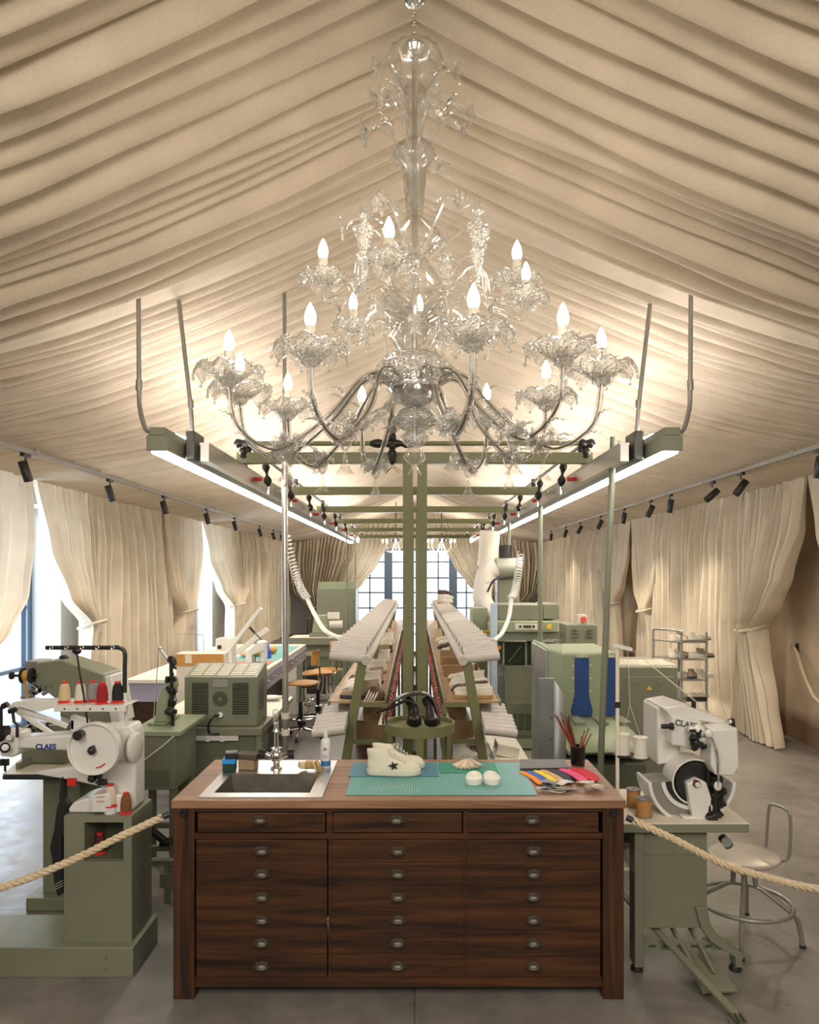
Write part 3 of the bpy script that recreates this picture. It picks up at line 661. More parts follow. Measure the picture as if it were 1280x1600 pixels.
# flowers and leaves on curled stems
rr=random.Random(11)
def stemflower(base,out,top,droop,fr,ang,kind=0):
    u=Vector((math.sin(ang),-math.cos(ang),0)); C=Vector((CX,CY,0)); up=Vector((0,0,1))
    pts=cr([C+u*.02+up*base,C+u*out*.45+up*(base+(top-base)*.6),C+u*out*.8+up*top,C+u*out+up*(top-droop)],6)
    m=MB(); m.tube(pts,.0055,6); petal_flower(pts[-1],fr,6,rr.random()*6,u+up*(-.2),m=m)
    if kind: leaf(m,pts[6],pts[6]+u*.06+up*.10,.02)
    m.build('flower_stem',G2,ch)
for i in range(8): a=2*PI*i/8+.3; stemflower(cz(250),.20+.03*(i%2),cz(205-14*(i%3)),.03,.042,a,1)
for i in range(6): a=2*PI*i/6+.1; stemflower(cz(180),.17,cz(125),.02,.045,a,1)
for i in range(6): a=2*PI*i/6+.6; stemflower(cz(420),.28,cz(345+8*(i%2)),.04,.045,a,1)
for i in range(8): a=2*PI*i/8; stemflower(cz(480),.30,cz(455),.07,.045,a)
for i in range(6):
    a=2*PI*i/6+.2; u=Vector((math.sin(a),-math.cos(a),0)); C=Vector((CX,CY,0)); m=MB()
    leaf(m,C+u*.04+Vector((0,0,cz(325))),C+u*.10+Vector((0,0,cz(235+10*(i%2)))),.045); m.build('glass_leaf',G2,ch)
for i in range(9):
    a=2*PI*i/9+.15; u=Vector((math.sin(a),-math.cos(a),0)); C=Vector((CX,CY,0)); m=MB()
    leaf(m,C+u*.09+Vector((0,0,cz(556))),C+u*.20+Vector((0,0,cz(655))),.055,curl=-.30); m.build('glass_leaf',G2,ch)
    a+=.35; u=Vector((math.sin(a),-math.cos(a),0)); m=MB(); leaf(m,C+u*.05+Vector((0,0,cz(640))),C+u*.14+Vector((0,0,cz(672))),.035,curl=-.2); leaf(m,C+u*.04+Vector((0,0,cz(540))),C+u*.17+Vector((0,0,cz(500))),.045,curl=.2); m.build('glass_leaf',G2,ch)
for i,(r,pb,pt) in enumerate(((.27,470,330),(.25,480,345),(.26,475,320))):
    a=[1.15,-.9,2.6][i]; p=Vector((CX+math.sin(a)*r,CY-math.cos(a)*r,0)); m=MB()
    H=cz(pt)-cz(pb)
    m.lathe([(.01,0),(.022,.05*H),(.012,.12*H),(.02,.3*H),(.03,.42*H),(.018,.46*H),(.03,.6*H),(.045,.7*H),(.018,.72*H),(.012,.8*H),(.026,.84*H),(.01,.9*H),(.008,.96*H),(0,H)],p+Vector((0,0,cz(pb))),16); 
    m.tube(cr([Vector((CX,CY,cz(pb)-.03)),Vector((CX,CY,cz(pb)))+Vector((math.sin(a),-math.cos(a),-.25))*r*.6,p+Vector((0,0,cz(pb)))],5),.008,6)
    m.build('glass_spire',M['lace'],ch)
for i in range(10):
    a=2*PI*i/10; u=Vector((math.sin(a),-math.cos(a),0)); C=Vector((CX,CY,0)); 
    m=MB(); pts=cr([C+u*.05+Vector((0,0,cz(500))),C+u*.16+Vector((0,0,cz(478))),C+u*.22+Vector((0,0,cz(500))),C+u*.20+Vector((0,0,cz(540)))],6); m.tube(pts,.009,6); m.ball(pts[-1],.014); m.build('glass_scroll',G2,ch)
# distant small chandeliers before the far window
for px_,lab in ((619,'small wire chandelier left of the twin posts, before the far window'),(690,'small wire chandelier right of the twin posts, before the far window')):
    c=P(px_,850,20); t=thing('small_chandelier',lab,'chandelier',c)
    pl=bpy.data.lights.new('chandelier_glow','POINT'); pl.energy=70; pl.color=(1,.88,.72); pl.shadow_soft_size=.25; po=bpy.data.objects.new('chandelier_glow',pl); COL.objects.link(po); po.parent=t; po.location=(0,0,-.3)
    m=MB(); m.ball(c+Vector((0,0,.12)),(.13,.13,.10)); m.cyl(c+Vector((0,0,.1)),(c.x,c.y,roof(c.x,20)),.012); m.build('hub',M['blackm'],t)
    for i in range(8):
        a=2*PI*i/8; u=Vector((math.cos(a),math.sin(a),0)); m=MB(); m.tube(cr([c+u*.06,c+u*.15+Vector((0,0,-.22)),c+u*.34+Vector((0,0,-.12)),c+u*.36+Vector((0,0,.04))],4),.008,5); A=m.build('arm',M['glass2'],t)
        m=MB(); m.ball(c+u*.36+Vector((0,0,.08)),(.022,.022,.04),8,6); m.build('bulb',M['lamp'],A)
# ================================================================== COUNTER
t=thing('drawer_counter','dark brown wooden counter with rows of cup pulled drawers, front and centre','counter',(-.07,3.6,0))
X0,X1,Y0,Y1,ZC=-1.09,.945,3.32,4.04,.90
sx0,sx1,sy0,sy1=-.93,-.485,3.41,3.73     # hole for the basin
m=MB()
g=.0012; rows=[Y0-.008,sy0,3.57,sy1,3.885,Y1]
for k in range(5):
    a,b_=rows[k]+(g if k else 0),rows[k+1]-g
    if k in (1,2): m.box(X0-.005,sx0,a,b_,ZC-.035,ZC); m.box(sx1,X1+.005,a,b_,ZC-.035,ZC)
    else: m.box(X0-.005,X1+.005,a,b_,ZC-.035,ZC)
m.box(X0+.01,sx0-.002,Y0+.01,Y1-.01,ZC-.034,ZC-.004); m.box(sx1+.002,X1-.01,Y0+.01,Y1-.01,ZC-.034,ZC-.004)
m.build('plank_top',M['woodtop'],t)
for x in (X0,X1-.095):
    for y in (Y0,Y1-.09): m=MB(); m.box(x,x+.095,y,y+.09,0,ZC-.035); m.build('corner_post',M['woodv'],t,bevel=.004)
m=MB(); m.box(X0+.095,X1-.095,Y0+.012,Y0+.05,.03+.02,.095); m.box(X0+.095,X1-.095,Y0+.008,Y0+.05,.722,.748); m.box(X0+.095,X1-.095,Y0+.008,Y0+.05,.845,ZC-.035)
m.box(X0,X0+.02,Y0+.09,Y1-.09,.05,ZC-.035); m.box(X1-.02,X1,Y0+.09,Y1-.09,.05,ZC-.035); m.box(X0+.09,X1-.09,Y1-.03,Y1-.01,.05,ZC-.035)
cols=[(305,514),(517,726),(729,940)]
for px_ in (515.5,727.5): x=XX(px_,Y0); m.box(x-.008,x+.008,Y0+.012,Y0+.05,.095,.845)
x=XX(515,Y0); m.box(x-.014,x+.012,Y0+.007,Y0+.05,.748,.845); x=XX(729,Y0); m.box(x-.014,x+.012,Y0+.007,Y0+.05,.748,.845)
m.build('face_frame',M['wood'],t)
M['pull']=mat('pewter_pull',(.13,.115,.09),.42,.7,var=.2,vscale=30)
def pull(par,x,z):
    m=MB(); vs=[];NA,NB=12,6
    for i in range(NB+1):
        th=PI/2*i/NB
        for k in range(NA+1):
            a=PI*k/NA; vs.append((x+.034*math.cos(a)*math.cos(th*.0)*(1-.0*i)*math.sin(PI/2-th*.55) , Y0-.004-.026*math.sin(th)*math.sin(a)**.5 if a not in(0,PI) else Y0-.004, z-.012+.030*math.sin(a)*(1-.75*math.sin(th)) ))
    m.add(vs,[(i*(NA+1)+k,i*(NA+1)+k+1,(i+1)*(NA+1)+k+1,(i+1)*(NA+1)+k) for i in range(NB) for k in range(NA)],True)
    # domed cup
    m.ball((x,Y0-.002,z-.004),(.032,.024,.020),16,8)
    m.prism([(x-.040,z-.012),(x+.040,z-.012),(x+.036,z-.004),(x+.026,z+.016),(x,z+.022),(x-.026,z+.016),(x-.036,z-.004)],Y0-.002,Y0+.004,'xz')
    return m.build('cup_pull',M['pull'],par)
for ci,(a,b_) in enumerate(cols):
    xa,xb=XX(a,Y0)+.003,XX(b_,Y0)-.003
    if ci==0: xb-=.006
    m=MB(); m.box(xa+.006,xb-.008,Y0+.004,Y0+.03,.752,.841); d=m.build('drawer',M['wood'],t,bevel=.003)
    pull(d,XX((406,620,832)[ci],Y0),ZZ(1281,Y0))
    zs=[.718]+[ .718-.1035*(k+1) for k in range(6)]
    for k in range(6):
        z1=.718-k*.1035; z0=z1-.1025
        m=MB(); m.box(xa,xb,Y0+.006+.0015*((k*7+ci)%2),Y0+.03,z0,z1); d=m.build('drawer',M['wood'],t,bevel=.0012,seg=1)
        pull(d,XX((409,622,834)[ci],Y0),(z0+z1)/2+.004)
m=MB()
for x in (X0+.05,X1-.05): m.tube(arcpts((x,Y0-.012,.845),.014,0,2*PI,12,'xz')[:-1],.004,6,closed=True); m.cyl((x,Y0,.845),(x,Y0-.012,.845),.010)
m.build('rope_hook',M['blackm'],t)
# sink
s=thing('sink','brushed steel sink with dark basin let into left end of the counter','sink',(-.7,3.6,.9))
m=MB(); ox0,ox1,oy0,oy1=-.985,-.42,3.345,4.0
for a,b_,c,d in ((ox0,sx0,oy0,oy1),(sx1,ox1,oy0,oy1),(sx0,sx1,oy0,sy0),(sx0,sx1,sy1,oy1)): m.box(a,b_,c,d,ZC,ZC+.006)
m.build('rim',M['steel'],s)
M['basin']=mat('basin_steel',(.16,.14,.12),.35,.6,var=.25,vscale=12)
m=MB(); zb=.70
m.add([(sx0,sy0,ZC+.004),(sx1,sy0,ZC+.004),(sx1,sy1,ZC+.004),(sx0,sy1,ZC+.004),(sx0+.03,sy0+.03,zb),(sx1-.03,sy0+.03,zb),(sx1-.03,sy1-.03,zb),(sx0+.03,sy1-.03,zb)],[(0,1,5,4),(1,2,6,5),(2,3,7,6),(3,0,4,7),(4,5,6,7)]); m.build('basin',M['basin'],s)
m=MB(); m.lathe([(0,.004),(.03,.004),(.036,0)],(-.7,3.6,zb),16); m.build('drain',M['chrome'],s)
f=thing('tap','chrome tap with two black winged valves and a tall glass tube','tap',(-.72,3.84,.906))
fx,fy=XX(432,3.82),3.82
m=MB(); m.lathe([(0,0),(.03,0),(.03,.008),(.018,.015),(.016,.035),(.030,.05),(.034,.07),(.026,.09),(.018,.10),(.030,.106),(.030,.112),(.014,.118),(.012,.19),(.019,.195),(.012,.21),(.012,.24),(0,.245)],(fx,fy,.906),18)
for sg in (-1,1): m.tube(cr([(fx,fy,.955),(fx+sg*.03,fy,.972),(fx+sg*.055,fy,.985)],4),[.014]*9,10)
m.build('tap_body',M['chrome'],f)
for sg in (-1,1):
    m=MB(); m.cyl((fx+sg*.055,fy,.985),(fx+sg*.075,fy,.985),.010); 
    m.bar((fx+sg*.066,fy,.962),(fx+sg*.088,fy,1.008),.022,.016); m.bar((fx+sg*.088,fy,.962),(fx+sg*.066,fy,1.008),.022,.016); m.ball((fx+sg*.078,fy-.006,.985),.014); m.build('valve_handle',M['black'],f,bevel=.002)
m=MB(); m.cyl((fx-.002,fy,1.14),(fx-.004,fy,1.19),.017); m.ball((fx-.004,fy,1.20),(.017,.017,.02)); m.build('glass_sleeve',M['glass'],f)
# things around the sink
Zt=ZC+.001
t1=thing('sponge_block','black foam sanding block, upper one stacked left of the tap','sanding block',(0,0,0)); m=MB(); m.obox((-.947,3.80,.987),(.062,.07,.030),(0,0,.25)); m.build('foam',M['black'],t1,bevel=.004)
t1=thing('sponge_block','green and black pad with a bright blue band behind the sink','sponge'); 
m=MB(); m.obox((-.955,3.80,.926),(.062,.07,.038),(0,0,.1)); m.build('pad',mat('dark_green_pad',(.02,.06,.04),.9),t1,bevel=.003); m=MB(); m.obox((-.955,3.80,.958),(.066,.074,.024),(0,0,.1)); m.build('band',mat('bright_blue_band',(.02,.30,.75),.5),t1,bevel=.002)
t1=thing('sanding_block','brown block with dark top lying behind the sink basin','sanding block'); 
m=MB(); m.obox((-.865,3.83,.934),(.085,.075,.055),(0,0,-.08)); m.build('block',mat('tan_pad',(.36,.25,.17),.9,var=.2),t1,bevel=.004); m=MB(); m.obox((-.865,3.83,.975),(.105,.085,.026),(.0,.06,-.08)); m.build('lid',mat('dark_brown_pad',(.09,.065,.05),.9),t1,bevel=.003)
t1=thing('scrub_brush','short cream bristled brush on the sink rim','brush'); m=MB(); m.obox((-.575,3.80,.932),(.05,.05,.03),(0,.2,.3)); m.build('bristles',mat('cream_bristle',(.7,.6,.42),.9,bump=.5),t1,bevel=.006); m=MB(); m.obox((-.538,3.79,.937),(.055,.035,.04),(0,.1,.2)); m.build('handle',mat('yellow_wood',(.55,.36,.13),.5,var=.2),t1,bevel=.01)
t1=thing('wooden_brush','tan wooden oval brush leaning at the right corner of the sink','brush'); m=MB(); m.ball((-.492,3.77,.935),(.012,.022,.040),12,8,(0,-.35,0)); m.build('back',mat('tan_brush_wood',(.5,.32,.14),.5),t1); m=MB(); m.obox((-.508,3.77,.932),(.012,.034,.05),(0,-.35,0)); m.build('bristles',mat('yellow_bristle',(.62,.48,.28),.9),t1)
t1=thing('spray_bottle','slim white spray can with a blue band near its foot','spray can',(XX(509,3.86),3.86,Zt))
bx,by=XX(509,3.86),3.86
m=MB(); m.lathe([(0,0),(.024,0),(.026,.004),(.026,.135),(.022,.150),(.012,.158)],(bx,by,Zt),20); m.build('can',mat('white_can',(.75,.76,.76),.3),t1)
m=MB(); m.lathe([(.012,.158),(.013,.165),(.013,.175),(.009,.19),(.006,.195),(0,.196)],(bx,by,Zt),16); m.build('nozzle',M['white'],t1)
m=MB(); m.lathe([(.0264,.015),(.0264,.042)],(bx,by,Zt),20); m.build('blue_band',mat('blue_print',(.05,.18,.5),.4),t1)
m=MB(); m.ball((bx,by-.0262,Zt+.105),(.009,.001,.009),10,6); m.box(bx-.010,bx+.010,by-.0268,by-.0255,Zt+.06,Zt+.064); m.box(bx-.010,bx+.010,by-.0268,by-.0255,Zt+.070,Zt+.073); m.build('emblem',M['grey'],t1)
# cutting mats
def matmat(name,c,line):
    m_=mat(name,c,.5); nt=m_.node_tree;N=nt.nodes; tc=N.new('ShaderNodeTexCoord'); b=N['Principled BSDF']
    br=N.new('ShaderNodeTexBrick'); br.offset=0; br.inputs['Scale'].default_value=1; br.inputs['Brick Width'].default_value=.0125; br.inputs['Row Height'].default_value=.0125; br.inputs['Mortar Size'].default_value=.0013
    br.inputs['Color1'].default_value=(*c,1); br.inputs['Color2'].default_value=(*c,1); br.inputs['Mortar'].default_value=(*line,1)
    nt.links.new(tc.outputs['Object'],br.inputs[0]); nt.links.new(br.outputs[0],b.inputs['Base Color']); return m_
mg=matmat('cutting_mat_green',(.055,.27,.25),(.25,.50,.46)); mb_=matmat('cutting_mat_blue',(.03,.15,.22),(.09,.27,.34)); mg2=matmat('cutting_mat_emerald',(.01,.22,.15),(.02,.28,.2))
def cmat(name,label,x0,x1,y0,y1,z,mt,arcs=False):
    t=thing(name,label,'cutting mat',((x0+x1)/2,(y0+y1)/2,z)); m=MB(); m.box(x0,x1,y0,y1,z,z+.003); m.build('mat_sheet',mt,t)
    if arcs:
        m=MB()
        for r in (.06,.09,.12): 
            p=arcpts((-.10,3.43,z+.0032),r,0,PI,24,'xy'); m.tube(p,.0007,4)
        m.build('printed_arcs',M['cream'],t)
cmat('cutting_mat','large pale teal gridded cutting mat covering the counter middle',-.318,.566,3.385,3.965,Zt,mg,True)
cmat('cutting_mat','small dark blue cutting mat under the white high top shoes',-.330,.122,3.68,3.94,Zt+.0035,mb_)
cmat('cutting_mat','small emerald cutting mat under the fan of swatches',.128,.43,3.745,3.95,Zt+.0035,mg2)
# shoes ------------------------------------------------------------
def shoe(loc,rz,L=.275,W=.095,H=.075,ankle=.12,up='canvas',solec='canvas',laces=True,star=False,sole_h=.026,open_=True):
    """toe points to +x, origin under the heel centre"""
    root=bpy.data.objects.new('shoe',None); COL.objects.link(root)
    n=28
    def ring(z,x0,x1,w,inset=0):
        pts=[]; e1,e2=(.8,.75) if z<H*.8 else (1.0,.95)
        for k in range(n):
            a=2*PI*k/n; c,s_=math.cos(a),math.sin(a)
            x=(x0+x1)/2+(x1-x0)/2*math.copysign(abs(c)**e1,c)
            t=(x)/L; ww=w*(.80+.25*math.sin(PI*min(max((t-.28)/.95,0),1))+ (.0))
            ww*=1-.18*max(0,1-abs(t-.42)/.22)*.9
            pts.append((x,ww/2*math.copysign(abs(s_)**e2,s_),z+(.010*max(0,.25-x/L)*4 if z>H*.9 else 0)))
        return pts
    def loft(rings,capb=False,capt=False):
        m=MB(); vs=[p for r in rings for p in r]; R=len(rings)
        m.add(vs,[(i*n+k,i*n+(k+1)%n,(i+1)*n+(k+1)%n,(i+1)*n+k) for i in range(R-1) for k in range(n)],True)
        if capb: m.add(rings[0],[tuple(reversed(range(n)))])
        if capt: m.add(rings[-1],[tuple(range(n))],True)
        return m
    loft([ring(0,.004,L-.004,W*1.02),ring(.004,0,L,W*1.08),ring(sole_h,0,L-.002,W*1.08),ring(sole_h+.001,.006,L-.01,W)],True,True).build('sole',M[solec] if isinstance(solec,str) else solec,root)
    Hh=ankle
    R=[ring(sole_h,.006,L-.008,W*.99),ring(sole_h+.014,.004,L-.010,W*1.0),ring(sole_h+.028,.004,L-.028,W*.96),ring(H*.72,.005,L-.075,W*.90),ring(H*.88,.006,L-.105,W*.86),ring(H*1.05 if Hh>H else H,.006,L-.135,W*.82)]
    if Hh>.09: R+= [ring(Hh*.82,.003,L-.155,W*.80),ring(Hh,0,L-.165,W*.82),ring(Hh+.004,.004,L-.169,W*.76),ring(Hh-.02,.010,L-.175,W*.66),ring(Hh-.04,.014,L-.18,W*.6)]
    else: R+=[ring(H*1.02,.010,L-.14,W*.72),ring(H*.8,.016,L-.15,W*.6)]
    loft(R,False,True).build('upper',M[up] if isinstance(up,str) else up,root)
    if laces:
        m=MB(); 
        a0=Vector((L-.075,0,H*.80)); a1=Vector((L-.160,0,(Hh if Hh>.09 else H)+.004))
        for i in range(6):
            p=a0.lerp(a1,i/5); s_=(-1)**i; m.tube([p+Vector((.004,-.022,-.006)),p+Vector((0,0,.006)),p+Vector((-.006,.022,-.006))],.0024,5)
        m.tube(cr([a1+Vector((0,0,.002)),a1+Vector((.02,-.02,.008)),a1+Vector((.01,-.035,-.012))],5),.002,5)
        m.build('laces',M['canvas'] if up!='canvas' else M['cream'],root)
    if star:
        pts=[]
        for i in range(10):
            r=.026 if i%2==0 else .0105; a=PI/2+.25+2*PI*i/10; pts.append((L*.50+r*math.cos(a),.052+r*.9*math.sin(a)))
        yy=-W*.5-.001; m=MB(); m.prism(pts,yy-.0015,yy+.012,'xz'); m.build('star_emblem',M['dark'],root)
    root.location=loc; root.rotation_euler=(0,0,rz); return root
zt_=Zt+.0075
tag(shoe((XX(573,3.72),3.72,zt_),0,star=True,ankle=.115),'off white high top shoe with a black star, nearer of the pair','shoe')
tag(shoe((XX(576,3.86)+.02,3.84,zt_),.03,ankle=.115),'off white high top shoe standing behind its black starred mate','shoe')
M['swatch']=mat('beige_swatch',(.60,.45,.28),.6)
# swatch fan
for i in range(8):
    t=thing('swatch','triangular cream leather swatch in the fan on emerald mat','leather swatch',group='cream swatches in the fan on the small green mat'); x=.225+i*.017; y=3.80
    a=Vector((.275,3.885,zt_+.034)); an=-2.45+i*.26; L_=.085; u=Vector((math.cos(an),math.sin(an)*.9,0)); w=Vector((-u.y,u.x,0))*.026
    tip=a+Vector((.012*(i-3.5)*.3,0,.001*i)); b0=a+u*L_+w; b1=a+u*L_-w; b0.z=zt_+.002+.001*i; b1.z=zt_+.014+.001*i; dz=Vector((0,0,.0035))
    m=MB(); m.add([tip,b0,b1,tip-dz,b0-dz,b1-dz],[(0,1,2),(5,4,3),(0,3,4,1),(1,4,5,2),(2,5,3,0)]); m.build('sheet',M['canvas'] if i%2 else M['swatch'],t)
t=thing('key_ring','thin metal ring holding the cream swatch fan together','ring'); m=MB(); m.tube([(.268+.017*math.cos(a/16*2*PI),3.885,zt_+.048+.017*math.sin(a/16*2*PI)) for a in range(16)],.0022,6,closed=True); m.build('ring_wire',M['alu'],t)
# toe caps
for x,l,rz in ((XX(741,3.55),'white moulded toe cap on the teal mat, left of the two',.15),(XX(769,3.56),'white moulded toe cap on the teal mat, right of the two',-.1)):
    t=thing('toe_cap',l,'toe cap'); m=MB(); n=24; vs=[]
    prof=[(.90,0),(.98,.012),(1.0,.028),(.96,.034),(.88,.033),(.78,.030),(.5,.028)]
    for r,z in prof:
        for k in range(n):
            a=2*PI*k/n; rx=.040*r; ry=(.036 if math.sin(a)<0 else .075)*r
            vs.append((x+rx*math.cos(a)+rz*ry*math.sin(a)*.6,3.56+ry*math.sin(a),Zt+.004+z+(.010*math.sin(a) if z>.03 else 0)))
    m.add(vs,[(i*n+k,i*n+(k+1)%n,(i+1)*n+(k+1)%n,(i+1)*n+k) for i in range(len(prof)-1) for k in range(n)],True); m.add(vs[-n:],[tuple(range(n))]); m.build('shell',mat('white_moulded',(.80,.78,.70),.4),t)
# dark tablet slab
t=thing('marble_slab','flat dark grey slab lying behind the coloured insoles','slab',(.66,3.92,Zt)); m=MB(); m.add([(.545,3.80,Zt),(.80,3.82,Zt),(.815,3.99,Zt),(.575,3.99,Zt),(.545,3.80,Zt+.014),(.80,3.82,Zt+.014),(.815,3.99,Zt+.014),(.575,3.99,Zt+.014)],[(0,3,2,1),(4,5,6,7),(0,1,5,4),(1,2,6,5),(2,3,7,6),(3,0,4,7)]); m.build('slab_body',mat('dark_slate',(.045,.035,.032),.5,var=.4,vscale=14,stretch=(1,6,1)),t,bevel=.002)
# insoles
ins=[('orange',(.85,.28,.02)),('blue',(.02,.13,.62)),('yellow',(.88,.66,.03)),('tan',(.62,.40,.20)),('navy',(.015,.015,.05)),('pink',(.80,.08,.24)),('red',(.62,.01,.03))]
for i,(nm,c) in enumerate(ins):
    t=thing('insole',f'{nm} leather insole in the overlapping row on the counter','insole'); x=.585+i*.036+(.03 if i>=5 else 0)+(.02 if i==6 else 0); y=3.655; n=26; L_=.115
    wd=.030 if i<5 else .044
    pts=[]
    for k in range(n):
        a=2*PI*k/n; yy=L_*math.sin(a); w_=wd*(1+.22*math.sin(a)-.18*math.cos(2*a+.4)); pts.append((x+w_*math.cos(a)+.030*(-yy/L_)+.012*math.cos(2*a),y+yy))
    z=Zt+.002+.003*i; m=MB(); m.prism(pts,z,z+.006,'xy'); m.build('padded_sheet',mat(nm+'_leather',c,.6,spec=.2,var=.12),t,bevel=.002)
rr=random.Random(4)
sc_=[M['canvas'],mat('patterned_cream',(.70,.62,.50),.7,var=.75,vscale=34),mat('zebra_hide',(.45,.38,.32),.7,var=.9,vscale=60),M['tan'],M['dark'],mat('silver_leather',(.5,.5,.52),.3,.6)]
for i in range(15):
    x=.60+.27*rr.random(); y=3.42+.10*rr.random(); n=9; t=thing('leather_scrap','patterned leather scrap in the loose heap before the insoles','leather scrap',group='loose leather scraps before the insoles')
    pts=[(x+(.018+.026*rr.random())*math.cos(2*PI*k/n)*1.3,y+(.014+.016*rr.random())*math.sin(2*PI*k/n)) for k in range(n)]
    z=Zt+.001+.0022*i; m=MB(); m.prism(pts,z,z+.002,'xy'); m.v=[v+Vector((0,0,.006*abs(math.sin(v.x*60+i)))) for v in m.v]; m.build('hide',sc_[i%6],t)
# brush pot
bx,by=XX(903,3.93),3.93
t=thing('brush_pot','black mesh pot at the back right counter corner','pot',(bx,by,Zt)); m=MB(); m.lathe([(0,.002),(.036,.002),(.040,.10),(.037,.10),(.033,.006),(0,.006)],(bx,by,Zt),20)
m.build('pot_body',glassmix('smoked_mesh',(.22,.2,.2),.3,.25,(.05,.04,.04)),t); m=MB(); m.tube([(bx+.04*math.cos(2*PI*k/20),by+.04*math.sin(2*PI*k/20),Zt+.1) for k in range(20)],.002,5,closed=True); m.build('rim',M['black'],t)
hm=[mat('red_brush_handle',(.30,.05,.02),.35),mat('dark_brush_handle',(.10,.04,.03),.35)]
for i,(tx,tz,c) in enumerate([(-.115,.25,0),(-.10,.24,1),(-.085,.262,0),(-.075,.22,0),(-.06,.24,1),(-.045,.245,0),(-.04,.2,1),(.035,.16,0),(.05,.175,0),(.06,.15,1),(.02,.13,0)]):
    t=thing('paint_brush','thin brush standing in the black pot','brush',group='thin brushes in the black pot'); a=Vector((bx-tx*.12,by+.01*(i%3-1),Zt+.01)); b=Vector((bx+tx,by+.015*math.sin(i*2),Zt+tz))
    m=MB(); m.tube([a,a.lerp(b,.6),b],[.0032,.0042,.0028],6); m.build('handle',hm[c],t); d=(b-a).normalized(); m=MB(); m.cyl(b,b+d*.02,.003,.0035,6); m.build('bristles',M['brown'],t)
# ================================================================== ROPES
def rope(label,pts,r=.017):
    t=thing('barrier_rope',label,'rope',pts[0]); P_=cr(pts,14); N=[P_[0]]
    L=[0]
    for a,b in zip(P_,P_[1:]): L.append(L[-1]+(b-a).length)
    m=MB()
    for s_ in range(3):
        q=[]; K=int(L[-1]/.009)
        for i in range(K+1):
            d=L[-1]*i/K; j=max(k for k in range(len(L)) if L[k]<=d+1e-9); j=min(j,len(P_)-2)
            u=(d-L[j])/max(L[j+1]-L[j],1e-9); p=P_[j].lerp(P_[j+1],u); tg=(P_[j+1]-P_[j]).normalized(); a=tg.cross(Vector((0,0,1))).normalized(); b=tg.cross(a)
            an=d*2*PI/.085+s_*2*PI/3; q.append(p+(a*math.cos(an)+b*math.sin(an))*r*.50)
        m.tube(q,r*.56,6)
    m.build('strands',M['rope'],t); m=MB(); d=(P_[1]-P_[0]).normalized(); m.cyl(P_[0]-d*.03,P_[0]+d*.03,r*.8); m.build('end_clip',M['black'],t)
rope('twisted jute rope running from the counter to the left edge',[Vector((-1.125,3.285,.835)),P(190,1306,3.22),P(110,1345,3.18),P(0,1387,3.12),P(-160,1420,3.05)])
rope('twisted jute rope sagging from the counter to the right edge',[Vector((.975,3.285,.82)),P(1050,1310,3.22),P(1130,1350,3.2),P(1210,1374,3.17),P(1285,1390,3.13),P(1420,1400,3.05)])
rope('pale rope hooked on the plaster wall at far right',[Vector((4.33,8.45,ZZ(1010,8.75))),Vector((4.28,8.25,1.05)),Vector((4.25,7.95,.72)),Vector((4.24,7.6,.56)),Vector((4.24,6.6,.6))],.016)
for v,lb in ((P(-160,1420,3.05),'black iron post holding the left barrier rope'),(P(1420,1400,3.05),'black iron post holding the right barrier rope')):
    t=thing('rope_post',lb,'post',(v.x,v.y,0)); m=MB(); m.cyl((v.x,v.y,.02),(v.x,v.y,v.z+.08),.018); m.ball((v.x,v.y,v.z+.09),.03); m.build('pole',M['blackm'],t); m=MB(); m.lathe([(0,0),(.15,0),(.15,.012),(.03,.03),(0,.03)],(v.x,v.y,0),28); m.build('base',M['blackm'],t)
# ================================================================== LEFT FRONT MACHINE (pedestal)
t=thing('pedestal_sewing_machine','white long arm sewing machine with big handwheel on green pedestal, front left','sewing machine',(-1.7,3.65,0))
Y=3.6
m=MB(); m.box(-3.1,-1.34,3.5,3.84,.0,.142); m.cyl((-1.47,3.498,.10),(-1.47,3.492,.10),.008); m.cyl((-1.47,3.498,.045),(-1.47,3.492,.045),.004); m.build('plinth',M['sage'],t,bevel=.003)
px0,px1=XX(100,3.56),XX(206,3.56); zt1=.749
m=MB(); wx0_,wx1_,wz0,wz1=XX(132,3.56),XX(193,3.56),ZZ(1346,3.56),ZZ(1285,3.56)
for a,b_,c,d in ((px0,wx0_,.142,zt1),(wx1_,px1,.142,zt1),(wx0_,wx1_,.142,wz0),(wx0_,wx1_,wz1,zt1)): m.box(a,b_,3.56,3.83,c,d)
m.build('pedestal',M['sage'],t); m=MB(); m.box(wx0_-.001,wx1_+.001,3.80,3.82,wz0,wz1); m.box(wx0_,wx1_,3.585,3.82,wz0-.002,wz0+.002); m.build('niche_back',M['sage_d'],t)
q=lambda px,py,y=Y: P(px,py,y)
# machine foot
m=MB(); m.prism([(XX(107,Y),ZZ(1271,Y)),(XX(107,Y),ZZ(1263,Y)),(XX(115,Y),ZZ(1254,Y)),(XX(130,Y),ZZ(1249,Y)),(XX(200,Y),ZZ(1240,Y)),(XX(203,Y),ZZ(1271,Y))],3.60,3.80,'xz'); m.v=[Vector((v.x,v.y,max(v.z,zt1+.001))) for v in m.v]; m.build('foot',M['white'],t,bevel=.008)
# column
m=MB(); m.prism([(XX(150,Y),zt1+.01),(XX(206,Y),zt1+.01),(XX(206,Y),ZZ(1150,Y)),(XX(198,Y),ZZ(1136,Y)),(XX(104,Y),ZZ(1143,Y)),(XX(104,Y),ZZ(1176,Y)),(XX(110,Y),ZZ(1186,Y)),(XX(150,Y),ZZ(1200,Y))],3.65,3.78,'xz'); m.build('body',M['white'],t,bevel=.012,seg=3)
